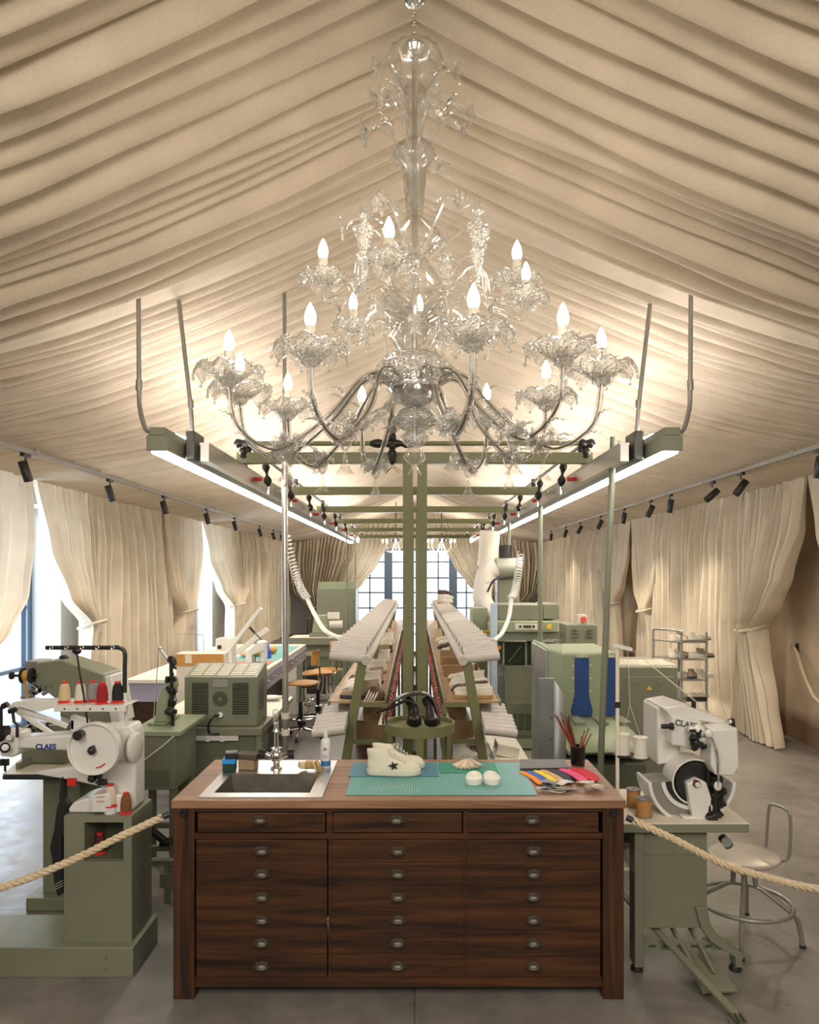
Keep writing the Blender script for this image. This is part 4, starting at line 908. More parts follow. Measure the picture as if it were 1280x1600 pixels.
# lower bracket sloping left (under arm)
m=MB(); m.prism([(XX(35,Y),ZZ(1218,Y)),(XX(150,Y),ZZ(1206,Y)),(XX(150,Y),ZZ(1240,Y)),(XX(96,Y),ZZ(1228,Y))],3.70,3.78,'xz'); m.build('lower_arm',M['white'],t,bevel=.005)
m=MB(); m.cyl(q(6,1214,3.72),q(122,1214,3.72),.013); m.build('cross_rod',M['black'],t)
m=MB(); a=q(112,1222,3.69); m.box(a.x-.022,a.x+.022,3.688,3.698,a.z-.018,a.z+.018); m.build('red_plate',M['red'],t)
# long arm
m=MB(); m.prism([(XX(22,Y),ZZ(1156,Y)),(XX(60,Y),ZZ(1153,Y)),(XX(108,Y),ZZ(1150,Y)),(XX(108,Y),ZZ(1177,Y)),(XX(22,Y),ZZ(1173,Y))],3.64,3.76,'xz'); m.build('arm',M['white'],t,bevel=.012,seg=3)
text('CLAES',(XX(72,3.64),3.638,ZZ(1167,3.64)),.036,(PI/2,0,0),mat('blue_print_ink',(.02,.03,.25),.4),t)
# needle head
m=MB(); m.prism([(XX(-6,Y),ZZ(1146,Y)),(XX(24,Y),ZZ(1148,Y)),(XX(24,Y),ZZ(1180,Y)),(XX(16,Y),ZZ(1186,Y)),(XX(-4,Y),ZZ(1184,Y))],3.62,3.76,'xz'); m.build('needle_head',M['white'],t,bevel=.012,seg=3)
m=MB(); 
m.ball(q(8,1168,3.615),.026); m.cyl(q(8,1168,3.63),q(8,1168,3.56),.012); m.ball(q(0,1152,3.61),.022); m.ball(q(14,1153,3.61),.016); m.cyl(q(8,1186),q(8,1205),.006); m.cyl(q(3,1186),q(3,1196),.010); m.cyl(q(12,1186),q(12,1196),.008)
m.cyl(q(1,1146),q(1,1104),.010); m.cyl(q(4,1143),q(12,1143),.030); m.cyl(q(14,1112),q(26,1108),.012); m.tube([q(20,1112),q(22,1128),q(27,1132),q(27,1152)],.008,6); m.cyl(q(4,1104),q(12,1100),.014); m.tube([q(8,1200),q(9,1208),q(4,1210)],.002,5)
m.build('thread_guides',M['blackm'],t); m=MB(); m.cyl(q(8,1168,3.575),q(8,1168,3.555),.016); m.cyl(q(14,1153,3.6),q(14,1153,3.585),.014); m.build('tension_disc',M['chrome'],t)
# thread rack: bracket with slot and shelf
m=MB(); 
for a,b_ in (((12,1101),(82,1147)),((28,1107),(106,1135))): m.bar(q(*a,3.70),q(*b_,3.70),.02,.022)
m.prism([(XX(30,Y),ZZ(1098,Y)),(XX(8,Y),ZZ(1101,Y)),(XX(8,Y),ZZ(1106,Y)),(XX(48,Y),ZZ(1116,Y)),(XX(100,Y),ZZ(1103,Y)),(XX(100,Y),ZZ(1098,Y))],3.66,3.74,'xz'); m.box(XX(98,Y),XX(104,Y),3.68,3.76,ZZ(1148,Y),ZZ(1130,Y)); m.prism([(XX(98,Y),ZZ(1123,Y)),(XX(122,Y),ZZ(1130,Y)),(XX(126,Y),ZZ(1143,Y)),(XX(98,Y),ZZ(1146,Y))],3.68,3.72,'xz')
m.build('rack_bracket',M['white'],t,bevel=.003)
zr=ZZ(1101,3.6); xr0,xr1=XX(88,3.6),XX(200,3.6)
m=MB(); m.box(xr0,xr1,3.58,3.74,zr-.006,zr); m.box(xr0,xr1,3.575,3.582,zr-.030,zr); 
m.build('thread_shelf',M['white'],t,bevel=.002); m=MB()
for i in range(5): x=XX(101+i*20,3.575); m.cyl((x,3.576,zr-.016),(x,3.572,zr-.016),.004)
m.build('shelf_bolts',M['black'],t)
m=MB(); m.cyl((XX(197,3.66),3.66,zr),(XX(197,3.66),3.66,ZZ(1146,3.66)),.008); m.cyl((XX(197,3.66),3.66,zr),(XX(195,3.66),3.66,ZZ(1080,3.66)),.008);m.build('shelf_post',M['white'],t)
pts=cr([q(195,1082,3.66),q(195,1045,3.66),q(195,1020,3.66),q(186,1012,3.66),q(168,1012,3.66),q(72,1012,3.66)],4)
m=MB(); m.tube(pts,.011,8)
m.build('guide_bar',M['black'],t); m=MB()
for i in range(5): c=q(80+i*24,1012,3.648); m.tube(arcpts(c,.008,0,2*PI,10,'xz')[:-1],.003,5,closed=True)
m.build('guide_eyelets',M['chrome'],t); m=MB(); m.tube([q(119,1014,3.66),q(128,1070,3.64),q(138,1135,3.66)],.005,6); m.ball(q(120,1017,3.655),(.024,.012,.018)); m.build('guide_stay',M['blackm'],t)
# handwheel facing the viewer
wc=q(147,1170,3.5); R=.122
m=MB(); m.lathe([(0,0),(R*.93,0),(R*.95,-.012),(R,-.014),(R*1.02,-.004),(R*1.02,.03),(R*.95,.034),(0,.034)],(wc.x,3.50,wc.z),56,ax=(0,1,0)); m.cyl((wc.x,3.53,wc.z),(wc.x,3.66,wc.z),.05); W_=m.build('handwheel',M['white'],t)
m=MB(); m.ball((wc.x-.003,3.48,wc.z-.004),(.02,.018,.02)); m.cyl((wc.x-.003,3.50,wc.z+.008),(wc.x-.003,3.47,wc.z+.008),.010); kx,kz=q(128,1146,3.5).x,q(128,1146,3.5).z; m.cyl((kx,3.50,kz),(kx,3.45,kz),.018,.023); m.build('crank_knob',M['black'],W_)
m=MB(); 
m.tube([(wc.x+.012+k*.006,3.494,wc.z-.088+.0004*k*k) for k in range(8)],.003,5); m.build('red_arrow',M['red'],W_)
# side wheel
c=q(203,1168,3.66); m=MB(); m.lathe([(0,.0),(.067,.0),(.074,-.008),(.074,-.020),(.066,-.026),(0,-.026)],(c.x+.012,c.y,c.z),40,ax=(-1,.12,0)); m.lathe([(.0,-.012),(.070,-.012),(.070,.02),(.0,.02)],(c.x-.012,c.y,c.z),40,ax=(-1,.12,0)); m.build('pulley_wheel',M['white'],t)
c=Vector((c.x+.022,c.y,c.z)); m=MB(); 
for dy,dz in ((0,0),(.0,.045),(.035,-.025),(-.035,-.02)): m.cyl((c.x-.008,c.y+dy,c.z+dz),(c.x+.006,c.y+dy-.002,c.z+dz),.010 if dz==0 else .004)
m.build('wheel_screws',M['grey'],t)
m=MB(); m.ball(q(144,1216,3.6),.022); m.ball(q(155,1213,3.6),.016); m.obox(q(160,1222,3.62),(.035,.03,.025)); m.cyl(q(150,1222,3.6),q(168,1224,3.6),.007); m.build('bobbin_winder',M['black'],t)
m=MB(); m.prism([(XX(147,Y),ZZ(1240,Y)),(XX(175,Y),ZZ(1236,Y)),(XX(178,Y),zt1+.012),(XX(146,Y),zt1+.012)],3.57,3.66,'xz'); m.build('motor_cover',M['white'],t,bevel=.006)
m=MB(); 
for i in range(3): a=q(157,1238+i*7,3.568); m.box(a.x-.018,a.x+.018,3.566,3.569,a.z-.003,a.z+.003)
m.build('printed_label',mat('faded_pink_print',(.55,.32,.3),.6),t)
def cone(name,label,c,col,s=1,cap=True,base='red'):
    t=thing(name,label,'thread cone',c); c=Vector(c)
    m=MB(); m.lathe([(0,0),(.034*s,0),(.034*s,.004*s),(.028*s,.010*s),(.024*s,.012*s)],c,20); m.build('base_flange',M[base],t)
    m=MB(); m.lathe([(.024*s,.010*s),(.029*s,.014*s),(.029*s,.05*s),(.024*s,.085*s),(.018*s,.098*s),(.012*s,.103*s)],c,22,fn=lambda r,z,a,i:(r,z)); m.build('thread',mat('thread_'+name,col,.7,bump=.5,bscale=260,stretch=(1,1,6)) ,t)
    m=MB(); m.lathe([(.012*s,.100*s),(.016*s,.102*s),(.016*s,.112*s),(.0,.114*s)],c,16); m.build('tip',M[base],t)
sy=3.66
for px_,nm,c in ((101,'cream',(.72,.55,.33)),(126,'off white',(.78,.70,.62)),(146,'grey',(.30,.29,.28)),(160,'red',(.35,.01,.02)),(184,'black',(.012,.012,.014))):
    yy=sy+(.03 if nm=='grey' else -.03 if nm=='red' else 0)
    cone('thread_cone',f'{nm} thread cone on the white shelf above the big handwheel',(XX(px_,yy),yy,zr+.001),c,.93)
cone('thread_cone','pale thread cone standing on the foot of the pedestal machine',(XX(173,3.6),3.6,zt1+.035),(.72,.62,.5),.98)
m=MB(); m.cyl((XX(173,3.6),3.6,zt1+.001),(XX(173,3.6),3.6,zt1+.035),.03); tt=thing('cone_stand','white round stand under the pale thread cone','stand'); m.build('disc',M['white'],tt)
cone('thread_cone','brown thread cone at the right corner of the pedestal top',(XX(197,3.60),3.60,zt1+.001),(.22,.08,.035),.9)
cone('thread_cone','dark red thread cone inside the pedestal niche',(XX(156,3.66),3.66,wz0+.003),(.10,.01,.015),.9)
# ================================================================== SECOND LEFT MACHINE, green, white table
t=thing('green_strap_machine','sage green cutting machine with white table behind the handwheel','machine',(-2.2,4.4,0))
m=MB(); m.box(XX(43,4.2),-1.9,4.18,4.6,0,.075); m.build('base_plate',M['sage'],t,bevel=.006)
m=MB(); m.box(XX(67,4.25),XX(125,4.25),4.25,4.55,.075,ZZ(1218,4.25)); m.build('stand',M['sage'],t,bevel=.003)
zt2=ZZ(1200,4.2)
m=MB(); m.add([(XX(5,4.1),4.1,zt2-.035),(XX(188,4.1),4.1,zt2-.035),(XX(196,4.45),4.5,zt2-.035),(XX(30,4.45),4.5,zt2-.035),(XX(5,4.1),4.1,zt2-.005),(XX(188,4.1),4.1,zt2-.005),(XX(196,4.45),4.5,zt2-.005),(XX(30,4.45),4.5,zt2-.005)],[(0,3,2,1),(4,5,6,7),(0,1,5,4),(1,2,6,5),(2,3,7,6),(3,0,4,7)]); m.build('table_plate',M['cream'],t,bevel=.004)
yb=4.35
m=MB(); m.prism([(XX(40,yb),zt2),(XX(110,yb),zt2),(XX(110,yb),ZZ(1128,yb)),(XX(100,yb),ZZ(1131,yb)),(XX(40,yb),ZZ(1133,yb))],4.30,4.45,'xz'); m.build('lower_housing',M['sage'],t,bevel=.006)
m=MB(); m.bar((XX(30,4.2),4.18,zt2+.012),(XX(50,4.3),4.35,zt2+.02),.02,.04); m.build('edge_guide',M['sage'],t)
m=MB(); m.prism([(XX(62,yb),ZZ(1035,yb)),(XX(100,yb),ZZ(1030,yb)),(XX(168,yb),ZZ(1052,yb)),(XX(178,yb),ZZ(1130,yb)),(XX(100,yb),ZZ(1118,yb)),(XX(99,yb),ZZ(1095,yb)),(XX(78,yb),ZZ(1078,yb)),(XX(62,yb),ZZ(1072,yb))],4.30,4.55,'xz'); m.build('head',M['sage'],t,bevel=.008)
m=MB(); m.prism([(XX(163,yb),ZZ(1056,yb)),(XX(178,yb),ZZ(1054,yb)),(XX(192,yb),ZZ(1130,yb)),(XX(178,yb),ZZ(1130,yb))],4.31,4.54,'xz'); m.build('belt_guard',M['white'],t,bevel=.005)
m=MB(); m.prism([(XX(41,yb),ZZ(1033,yb)),(XX(62,yb),ZZ(1033,yb)),(XX(62,yb),ZZ(1072,yb)),(XX(52,yb),ZZ(1070,yb)),(XX(41,yb),ZZ(1052,yb))],4.33,4.50,'xz'); m.build('face_plate',M['grey'],t,bevel=.004)
c=q(44,1055,4.30)
m=MB(); 
for dx in (-.0,.05): m.lathe([(0,-.004),(.045,-.004),(.045,.004),(0,.004)],(c.x-.02+dx,4.28,c.z),24,ax=(1,0,0))
m.cyl((c.x-.09,4.28,c.z),(c.x+.06,4.28,c.z),.008); m.lathe([(0,-.01),(.022,-.008),(.022,.008),(0,.01)],(c.x-.085,4.28,c.z),8,ax=(1,0,0)); m.ball(q(100,1027,4.4),(.03,.02,.014)); m.ball(q(131,1041,4.4),(.022,.02,.012)); m.build('tape_reel',M['black'],t)
m=MB(); m.cyl((c.x-.012,4.28,c.z),(c.x+.025,4.28,c.z),.032); m.bar((c.x,4.26,c.z-.01),(c.x+.005,4.28,ZZ(1090,4.3)),.025,.003); m.build('gold_tape',mat('gold_tape',(.62,.38,.10),.35,.3),t)
m=MB(); rr=random.Random(8)
for i in range(14): a=q(rr.uniform(46,82),rr.uniform(1068,1083),4.3); m.obox(a,(rr.uniform(.01,.04),.03,rr.uniform(.008,.03)),(0,rr.uniform(-1,1),0))
m.cyl(q(32,1090,4.3),q(54,1088,4.3),.005); m.cyl(q(55,1075,4.3),q(52,1092,4.3),.004); m.build('presser_parts',M['grey'],t)
m=MB(); rr=random.Random(9)
for i in range(12): a=q(rr.uniform(48,86),rr.uniform(1128,1142),4.29); m.cyl(a,a+Vector((0,-.02,0)),.008)
m.build('control_knobs',M['blackm'],t)
# black garment bag hanging
t=thing('black_garment','black cloth bag hanging between the green post and pedestal','bag',(XX(92,3.75),3.75,.3)); yb=3.70
pts=[(96,1218),(100,1222),(99,1250),(107,1258),(104,1300),(97,1310),(99,1395),(90,1402),(84,1385),(80,1340),(77,1325),(84,1295),(88,1262),(93,1250)]
m=MB(); m.prism([(XX(a,yb),ZZ(b,yb)) for a,b in pts],yb,yb+.05,'xz'); m.build('cloth',mat('black_cloth',(.012,.012,.014),.85),t,bevel=.012,seg=2)
m=MB(); 
for i in range(3): m.bar(P(86,1382+i*4,yb-.004),P(98,1376+i*4,yb-.004),.003,.002)
m.build('white_stripes',M['canvas'],t); m=MB(); m.tube([P(94,1250,yb+.02),P(97,1212,3.735),P(98,1214,3.70),P(99,1250,yb+.02)],.005,6); m.build('strap',M['black'],t)
# ================================================================== THIRD LEFT MACHINE (slim post head on green table)
t=thing('slim_sewing_machine','slim sage sewing machine on green bench left of louvred box','sewing machine',(-1.9,4.8,0)); Y3=4.6
zt3=ZZ(1143,4.45)
m=MB(); m.box(XX(200,4.45),XX(282,4.45),4.45,5.0,zt3-.03,zt3); m.build('bench_top',M['sage_l'],t,bevel=.004)
m=MB(); m.box(XX(202,4.47),XX(274,4.47),4.47,4.9,zt3-.36,zt3-.03); m.build('apron_box',M['sage'],t,bevel=.004)
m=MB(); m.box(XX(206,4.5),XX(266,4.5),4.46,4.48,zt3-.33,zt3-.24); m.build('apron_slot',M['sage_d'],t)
for x in (XX(204,4.5),XX(270,4.5)): m=MB(); m.box(x-.02,x+.02,4.5,4.54,.0,zt3-.30); m.box(x-.02,x+.02,4.86,4.90,0,zt3-.3); m.build('leg',M['sage'],t)
m=MB(); m.box(XX(204,4.5),XX(270,4.5),4.505,4.53,.22,.25); m.box(XX(204,4.5),XX(270,4.5),4.505,4.53,.36,.39); m.build('stretcher',M['sage'],t)
m=MB(); m.box(XX(236,4.7),XX(266,4.7),4.62,4.9,zt3,zt3+.02); m.prism([(XX(240,Y3),zt3+.02),(XX(262,Y3),zt3+.02),(XX(258,Y3),ZZ(1105,Y3)),(XX(266,Y3),ZZ(1075,Y3)),(XX(264,Y3),ZZ(1066,Y3)),(XX(252,Y3),ZZ(1075,Y3)),(XX(242,Y3),ZZ(1100,Y3))],4.62,4.78,'xz'); m.build('column',M['sage_l'],t,bevel=.01,seg=3)
m=MB(); rr=random.Random(2)
for i in range(22): a=P(rr.uniform(261,274),rr.uniform(1028,1100),4.62+rr.uniform(-.03,.05)); m.obox(a,(rr.uniform(.01,.03),.03,rr.uniform(.012,.04)),(rr.uniform(-1,1),rr.uniform(-1,1),0))
m.cyl(P(267,1025,4.62),P(270,1135,4.62),.012); m.ball(P(266,1112,4.58),(.035,.03,.025)); m.cyl(P(258,1112,4.58),P(276,1112,4.58),.014); m.build('needle_mechanism',M['blackm'],t)
m=MB(); m.cyl(P(250,1013,4.65),P(266,1035,4.65),.010); m.ball(P(250,1013,4.65),.014); m.cyl(P(248,1016,4.6),P(239,1140,4.6),.003); m.cyl(P(240,1140,4.6),P(236,1150,4.6),.003); m.build('lifter_lever',M['alu'],t)
m=MB(); m.tube(cr([P(272,1150,4.44),P(255,1165,4.44),P(235,1180,4.44),P(222,1190,4.44)],4),.004,5); m.build('cable',M['hose'],t)
t=thing('treadle_bracket','dark angled metal treadle hanging near the counter back left','treadle',(XX(250,4.4),4.4,.1))
m=MB(); m.bar(P(232,1293,4.4),P(258,1315,4.4),.05,.03); m.box(XX(250,4.38),XX(266,4.38),4.36,4.44,ZZ(1320,4.4),ZZ(1312,4.4)); m.build('arm',M['blackm'],t,bevel=.004)
m=MB(); m.box(XX(234,4.3),XX(300,4.3),4.28,4.33,0.22,.25); m.cyl((XX(262,4.3),4.3,0),(XX(262,4.3),4.3,.24),.02); m.cyl((XX(262,4.3),4.3,.10),(XX(262,4.3),4.3,.18),.045); m.build('foot_rail',M['sage'],t)
# ================================================================== LOUVRED BOX ON GREEN TABLE
t=thing('machine_table','sage green table with pale work top carrying the louvred box','table',(-1.4,5.4,0))
zt4=.868; xl,xr_=-1.67,-1.04
m=MB(); m.box(xl,xr_,5.0,5.42,zt4-.05,zt4); m.build('front_top',M['sage'],t,bevel=.003); m=MB(); m.box(xl-.25,xr_,5.42,6.3,zt4-.045,zt4-.003); m.build('rear_top',M['cream'],t,bevel=.004)
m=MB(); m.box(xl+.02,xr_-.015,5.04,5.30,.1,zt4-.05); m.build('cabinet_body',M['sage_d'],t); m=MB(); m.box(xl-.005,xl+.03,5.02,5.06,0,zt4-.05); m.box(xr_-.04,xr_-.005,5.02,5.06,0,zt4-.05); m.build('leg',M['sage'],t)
m=MB(); m.box(xl+.12,xr_-.16,5.005,5.02,zt4-.085,zt4-.05); 
for i in range(3): m.cyl((xl+.16+i*.1,5.012,zt4-.09),(xl+.16+i*.1,5.012,zt4-.06),.018)
m.build('socket_rail',M['white'],t)
b0,b1=XX(288,5.06),XX(402,5.06); zb1=ZZ(1058,5.06)
t=thing('louvred_box','sage steam box with louvre panels, round vent and sloped top','steam box',((b0+b1)/2,5.2,zt4))
m=MB(); m.prism([(5.06,zt4+.002),(5.40,zt4+.002),(5.40,zb1+.06),(5.34,zb1+.065),(5.06,zb1)],b0,b1,'yz'); m.build('shell',M['sage'],t,bevel=.006)
M['slit']=mat('dark_slit',(.05,.06,.035),.6)
for x0_,x1_ in ((300,325),(363,388)):
    m=MB()
    for i in range(14): z=ZZ(1068+i*3.6,5.05); m.obox(((XX(x0_,5.05)+XX(x1_,5.05))/2,5.056,z),(XX(x1_,5.05)-XX(x0_,5.05),.008,.008),(.5,0,0))
    m.build('louvre_panel',M['slit'],t)
m=MB()
for i in range(12): z=ZZ(1068+i*4,5.05); m.box(b1,b1+.002,5.14,5.28,z-.004,z+.004)
m.build('side_louvres',M['slit'],t)
c=P(344,1092,5.055); m=MB(); 
for r in (.048,.038,.028,.018): m.tube([(c.x+r*math.cos(k*PI/14),5.056,c.z+r*math.sin(k*PI/14)) for k in range(28)],.003,5,closed=True)
m.build('round_vent',M['slit'],t)
m=MB(); m.box(XX(332,5.05),XX(356,5.05),5.053,5.057,ZZ(1074,5.05),ZZ(1062,5.05)); m.build('rating_plate',M['alu'],t)
for i in range(5):
    x0_=b0+.03+i*.093; m=MB()
    for j in range(7): y=5.10+j*.033; z=zb1+(y-5.06)*.232+.002; m.obox((x0_+.038,y,z),(.076,.014,.005),(.23,0,0))
    m.build('top_grille',M['cream'],t)
m=MB(); m.tube(cr([P(343,1117,5.04),P(334,1120,4.98),P(326,1132,4.98),P(328,1146,5.0),P(343,1147,5.0)],5),.009,7); m.build('power_cord',M['black'],t); m=MB(); m.cyl(P(344,1117,5.06),P(344,1117,5.03),.018); m.build('socket',M['white'],t)
# cream cabinet behind with wire frame
t=thing('cream_cabinet','cream laminate cabinet behind the louvred box with wire frame','cabinet',(-2.1,6.3,0)); Yc=6.4
m=MB(); m.box(XX(275,Yc),XX(350,Yc),Yc,Yc+.18,.0,ZZ(1021,Yc)); m.build('body',M['cream'],t,bevel=.006); m=MB(); m.box(XX(275,Yc),XX(350,Yc),Yc-.01,Yc,ZZ(1040,Yc),ZZ(1022,Yc)); m.build('drawer_front',M['ply'],t)
m=MB(); m.tube([P(278,1021,Yc+.1),P(278,990,Yc+.1),P(318,992,Yc+.1),P(318,1022,Yc+.1)],.004,6); m.build('wire_frame',M['alu'],t); m=MB(); m.box(XX(290,Yc),XX(300,Yc),Yc-.013,Yc-.009,ZZ(1036,Yc),ZZ(1023,Yc)); m.build('paper_tag',M['canvas'],t)
# white laptop-like iron
t=thing('flat_iron','white flat iron lying on the pale work top right of the box','iron',(-1.3,6.0,zt4)); m=MB(); m.ball(P(425,1090,6.1)+Vector((0,0,.0)),(.09,.05,.022)); m.cyl(P(432,1089,6.1),P(452,1088,6.1),.012); m.build('iron_body',M['white'],t)
# ================================================================== LAVENDER DRAWER BENCH
t=thing('drawer_bench','long brown bench with lavender drawer fronts along the left aisle','bench',(-2,8,0)); bx1=-1.46; zb_=.965
m=MB(); m.box(-2.6,bx1,6.6,9.9,zb_-.03,zb_); m.build('bench_top',M['cream'],t)
m=MB(); m.box(-2.6,bx1-.004,6.62,9.88,zb_-.20,zb_-.03); m.build('drawer_case',mat('lavender_paint',(.36,.35,.45),.5),t)
for i in range(9):
    y=6.66+i*.36; m=MB(); m.box(bx1-.004,bx1+.006,y,y+.34,zb_-.185,zb_-.045); d=m.build('drawer',mat('lavender_front',(.42,.41,.52),.5) if i==0 else d.data.materials[0],t,bevel=.003)
    for yy in (.10,.24): m=MB(); m.ball((bx1+.016,y+yy,zb_-.115),.014); m.build('knob',M['grey'],d)
m=MB(); m.box(-2.55,bx1-.30,6.65,9.85,.0,zb_-.20); m.build('cabinet_body',M['darkwood'],t)
def simple(name,label,cat,fn,loc=(0,0,0)):
    t=thing(name,label,cat,loc); fn(t); return t
def pr(name,label,cat,parts,loc=(0,0,0)):
    t=thing(name,label,cat,loc)
    for pn,mb,mt in parts: mb.build(pn,M[mt] if isinstance(mt,str) else mt,t,bevel=.004)
    return t
# presses on the bench
Yp=7.0
pr('arm_press','white swing arm press with tilted lever arms on the drawer bench','press',[
 ('press_body',MB().box(XX(337,Yp),XX(362,Yp),Yp,Yp+.2,zb_,ZZ(998,Yp)),'white'),
 ('lever_arm',MB().bar(P(355,1018,Yp),P(408,950,Yp),.035,.035).bar(P(370,1020,Yp+.1),P(418,983,Yp+.1),.04,.05),'white'),
 ('lever_handle',MB().cyl(P(390,980,Yp-.05),P(398,989,Yp-.05),.012).cyl(P(398,989,Yp-.05),P(412,1003,Yp-.05),.005),'black'),
 ('switch_plate',MB().box(XX(340,Yp),XX(346,Yp),Yp-.01,Yp,ZZ(1014,Yp),ZZ(1008,Yp)),'black')])
pr('press_frame','white c shaped press frame standing on the nearer bench end','press',[
 ('frame',MB().prism([(XX(384,6.9),zb_),(XX(394,6.9),zb_),(XX(396,6.9),ZZ(1022,6.9)),(XX(416,6.9),ZZ(1015,6.9)),(XX(416,6.9),ZZ(1002,6.9)),(XX(400,6.9),ZZ(1006,6.9)),(XX(386,6.9),ZZ(1020,6.9))],6.85,6.95,'xz'),'white'),
 ('column',MB().cyl(P(412,1035,6.9),P(412,1005,6.9),.035).ball(P(410,1004,6.9),(.05,.04,.025)),'white'),
 ('clamp',MB().box(XX(396,6.88),XX(414,6.88),6.86,6.94,ZZ(1040,6.9),ZZ(1034,6.9)),'black')])
pr('cutting_mat','pink red cutting board on the lavender drawer bench','cutting board',[('sheet',MB().box(-1.95,-1.52,7.55,7.95,zb_,zb_+.01),mat('red_board',(.55,.16,.12),.5))])
pr('cutting_mat','teal cutting mat at the far end of the drawer bench','cutting mat',[('sheet',MB().box(-2.0,-1.5,8.0,9.6,zb_,zb_+.008),mg)])
pr('glue_cone','pointed blue glue bottle on the drawer bench','bottle',[('bottle',MB().lathe([(0,0),(.035,0),(.035,.06),(.02,.10),(.008,.17),(0,.18)],P(419,1010,8.2)*1.0-Vector((0,0,P(419,1010,8.2).z-zb_-.01)),14),mat('cobalt_plastic',(.02,.08,.5),.35))])
rr=random.Random(6)
for i in range(4):
    c=Vector((-1.9+.06*i,8.3+.12*i,zb_+.045)); t=thing('shoe_last','wooden shoe last lying on the teal mat of the bench','shoe last',group='wooden lasts on the drawer bench'); m=MB(); m.ball(c,(.11,.04,.035),12,8,(0,0,-.6)); m.ball(c+Vector((.06,-.04,.012)),(.05,.038,.045)); m.build('last_block',M['ply'] if i%2 else M['tan'],t)
pr('pen_tray','red tray holding upright coloured pens on the bench','tray',[('tray_box',MB().box(XX(388,7.4),XX(400,7.4),7.38,7.5,zb_,zb_+.04),'red')])
for i in range(5):
    t=thing('pen','coloured pen standing in the red tray on the bench','pen',group='pens in the red tray'); m=MB(); x=XX(389+i*2.2,7.42); m.cyl((x,7.42,zb_+.02),(x+.012*math.sin(i*2),7.42,zb_+.13),.006,n=6); m.build('barrel',M['blue'] if i%2 else M['black'],t)
# hand wire above the bench beige frame etc
# ================================================================== SWIVEL CHAIRS
def swivel(loc,rz,label,seat_z=.62):
    t=thing('work_chair',label,'chair',(0,0,0))
    m=MB(); n=20; vs=[]
    for z in (0,.022):
        for k in range(n):
            a=2*PI*k/n; c,s_=math.cos(a),math.sin(a); x=.19*math.copysign(abs(c)**.6,c); y=.19*math.copysign(abs(s_)**.6,s_); vs.append((x,y,seat_z+z+.012*(abs(x)/.19)**2-.015*max(0,-y/.19)**2))
    m.add(vs,[tuple(reversed(range(n))),tuple(range(n,2*n))]+[(k,(k+1)%n,(k+1)%n+n,k+n) for k in range(n)]); m.build('seat',M['ply'],t,bevel=.006)
    m=MB(); 
    vs=[]; 
    for j in range(2):
        for i in range(9):
            a=(i/8-.5)*1.1
            for dd in (0,.012): vs.append((.34*math.sin(a)*.55,.20+(.34*math.cos(a)-.34)*-.0-.05*(1-math.cos(a))*2+dd,seat_z+.24+j*.17))
    idx=lambda j,i,d: j*18+i*2+d
    fs=[]
    for i in range(8):
        fs+= [(idx(0,i,0),idx(0,i+1,0),idx(1,i+1,0),idx(1,i,0)),(idx(0,i,1),idx(1,i,1),idx(1,i+1,1),idx(0,i+1,1)),(idx(1,i,0),idx(1,i+1,0),idx(1,i+1,1),idx(1,i,1)),(idx(0,i,0),idx(0,i,1),idx(0,i+1,1),idx(0,i+1,0))]
    for i in (0,8): fs.append((idx(0,i,0),idx(1,i,0),idx(1,i,1),idx(0,i,1)))
    m.add(vs,fs); m.build('backrest',M['ply'],t)
    m=MB(); m.tube(cr([(0,.02,seat_z-.03),(0,.20,seat_z-.02),(0,.25,seat_z+.08),(0,.225,seat_z+.30)],5),.010,8); m.build('back_stem',M['chrome'],t)
    m=MB(); m.cyl((0,0,seat_z-.22),(0,0,seat_z),.014); m.lathe([(.0,seat_z-.03),(.07,seat_z-.012),(.07,seat_z)],(0,0,0),16); m.build('column',M['chrome'],t)
    m=MB(); m.cyl((0,0,.10),(0,0,seat_z-.20),.024); m.lathe([(.03,.20),(.04,.19),(.04,.15),(.03,.14)],(0,0,0),14); m.build('column_sleeve',M['black'],t)
    m=MB(); m.tube([(.19*math.cos(2*PI*k/24),.19*math.sin(2*PI*k/24),.24) for k in range(24)],.007,6,closed=True)
    for k in range(3): a=2*PI*k/3; m.cyl((0,0,.24),(.19*math.cos(a),.19*math.sin(a),.24),.005,n=6)
    m.build('foot_ring',M['chrome'],t)
    for k in range(5):
        a=2*PI*k/5+.3; m=MB(); m.tube([(0,0,.11),(.12*math.cos(a),.12*math.sin(a),.095),(.27*math.cos(a),.27*math.sin(a),.06)],[.020,.015,.011],8); L_=m.build('leg',M['chrome'],t)
        m=MB(); c=Vector((.27*math.cos(a),.27*math.sin(a),.026)); m.lathe([(0,-.012),(.026,-.012),(.026,.012),(0,.012)],c,12,ax=(-math.sin(a),math.cos(a),0)); m.cyl(c,c+Vector((0,0,.04)),.006); m.build('caster',M['blackm'],L_)
    t.location=loc; t.rotation_euler=(0,0,rz); return t
c1=swivel((XX(470,8.6),8.6,0),-1.9,'honey plywood swivel chair with castors nearest the roller rack')
c2=swivel((XX(497,9.5),9.5,0),-1.2,'honey plywood swivel chair with castors, the farther one by the green table')
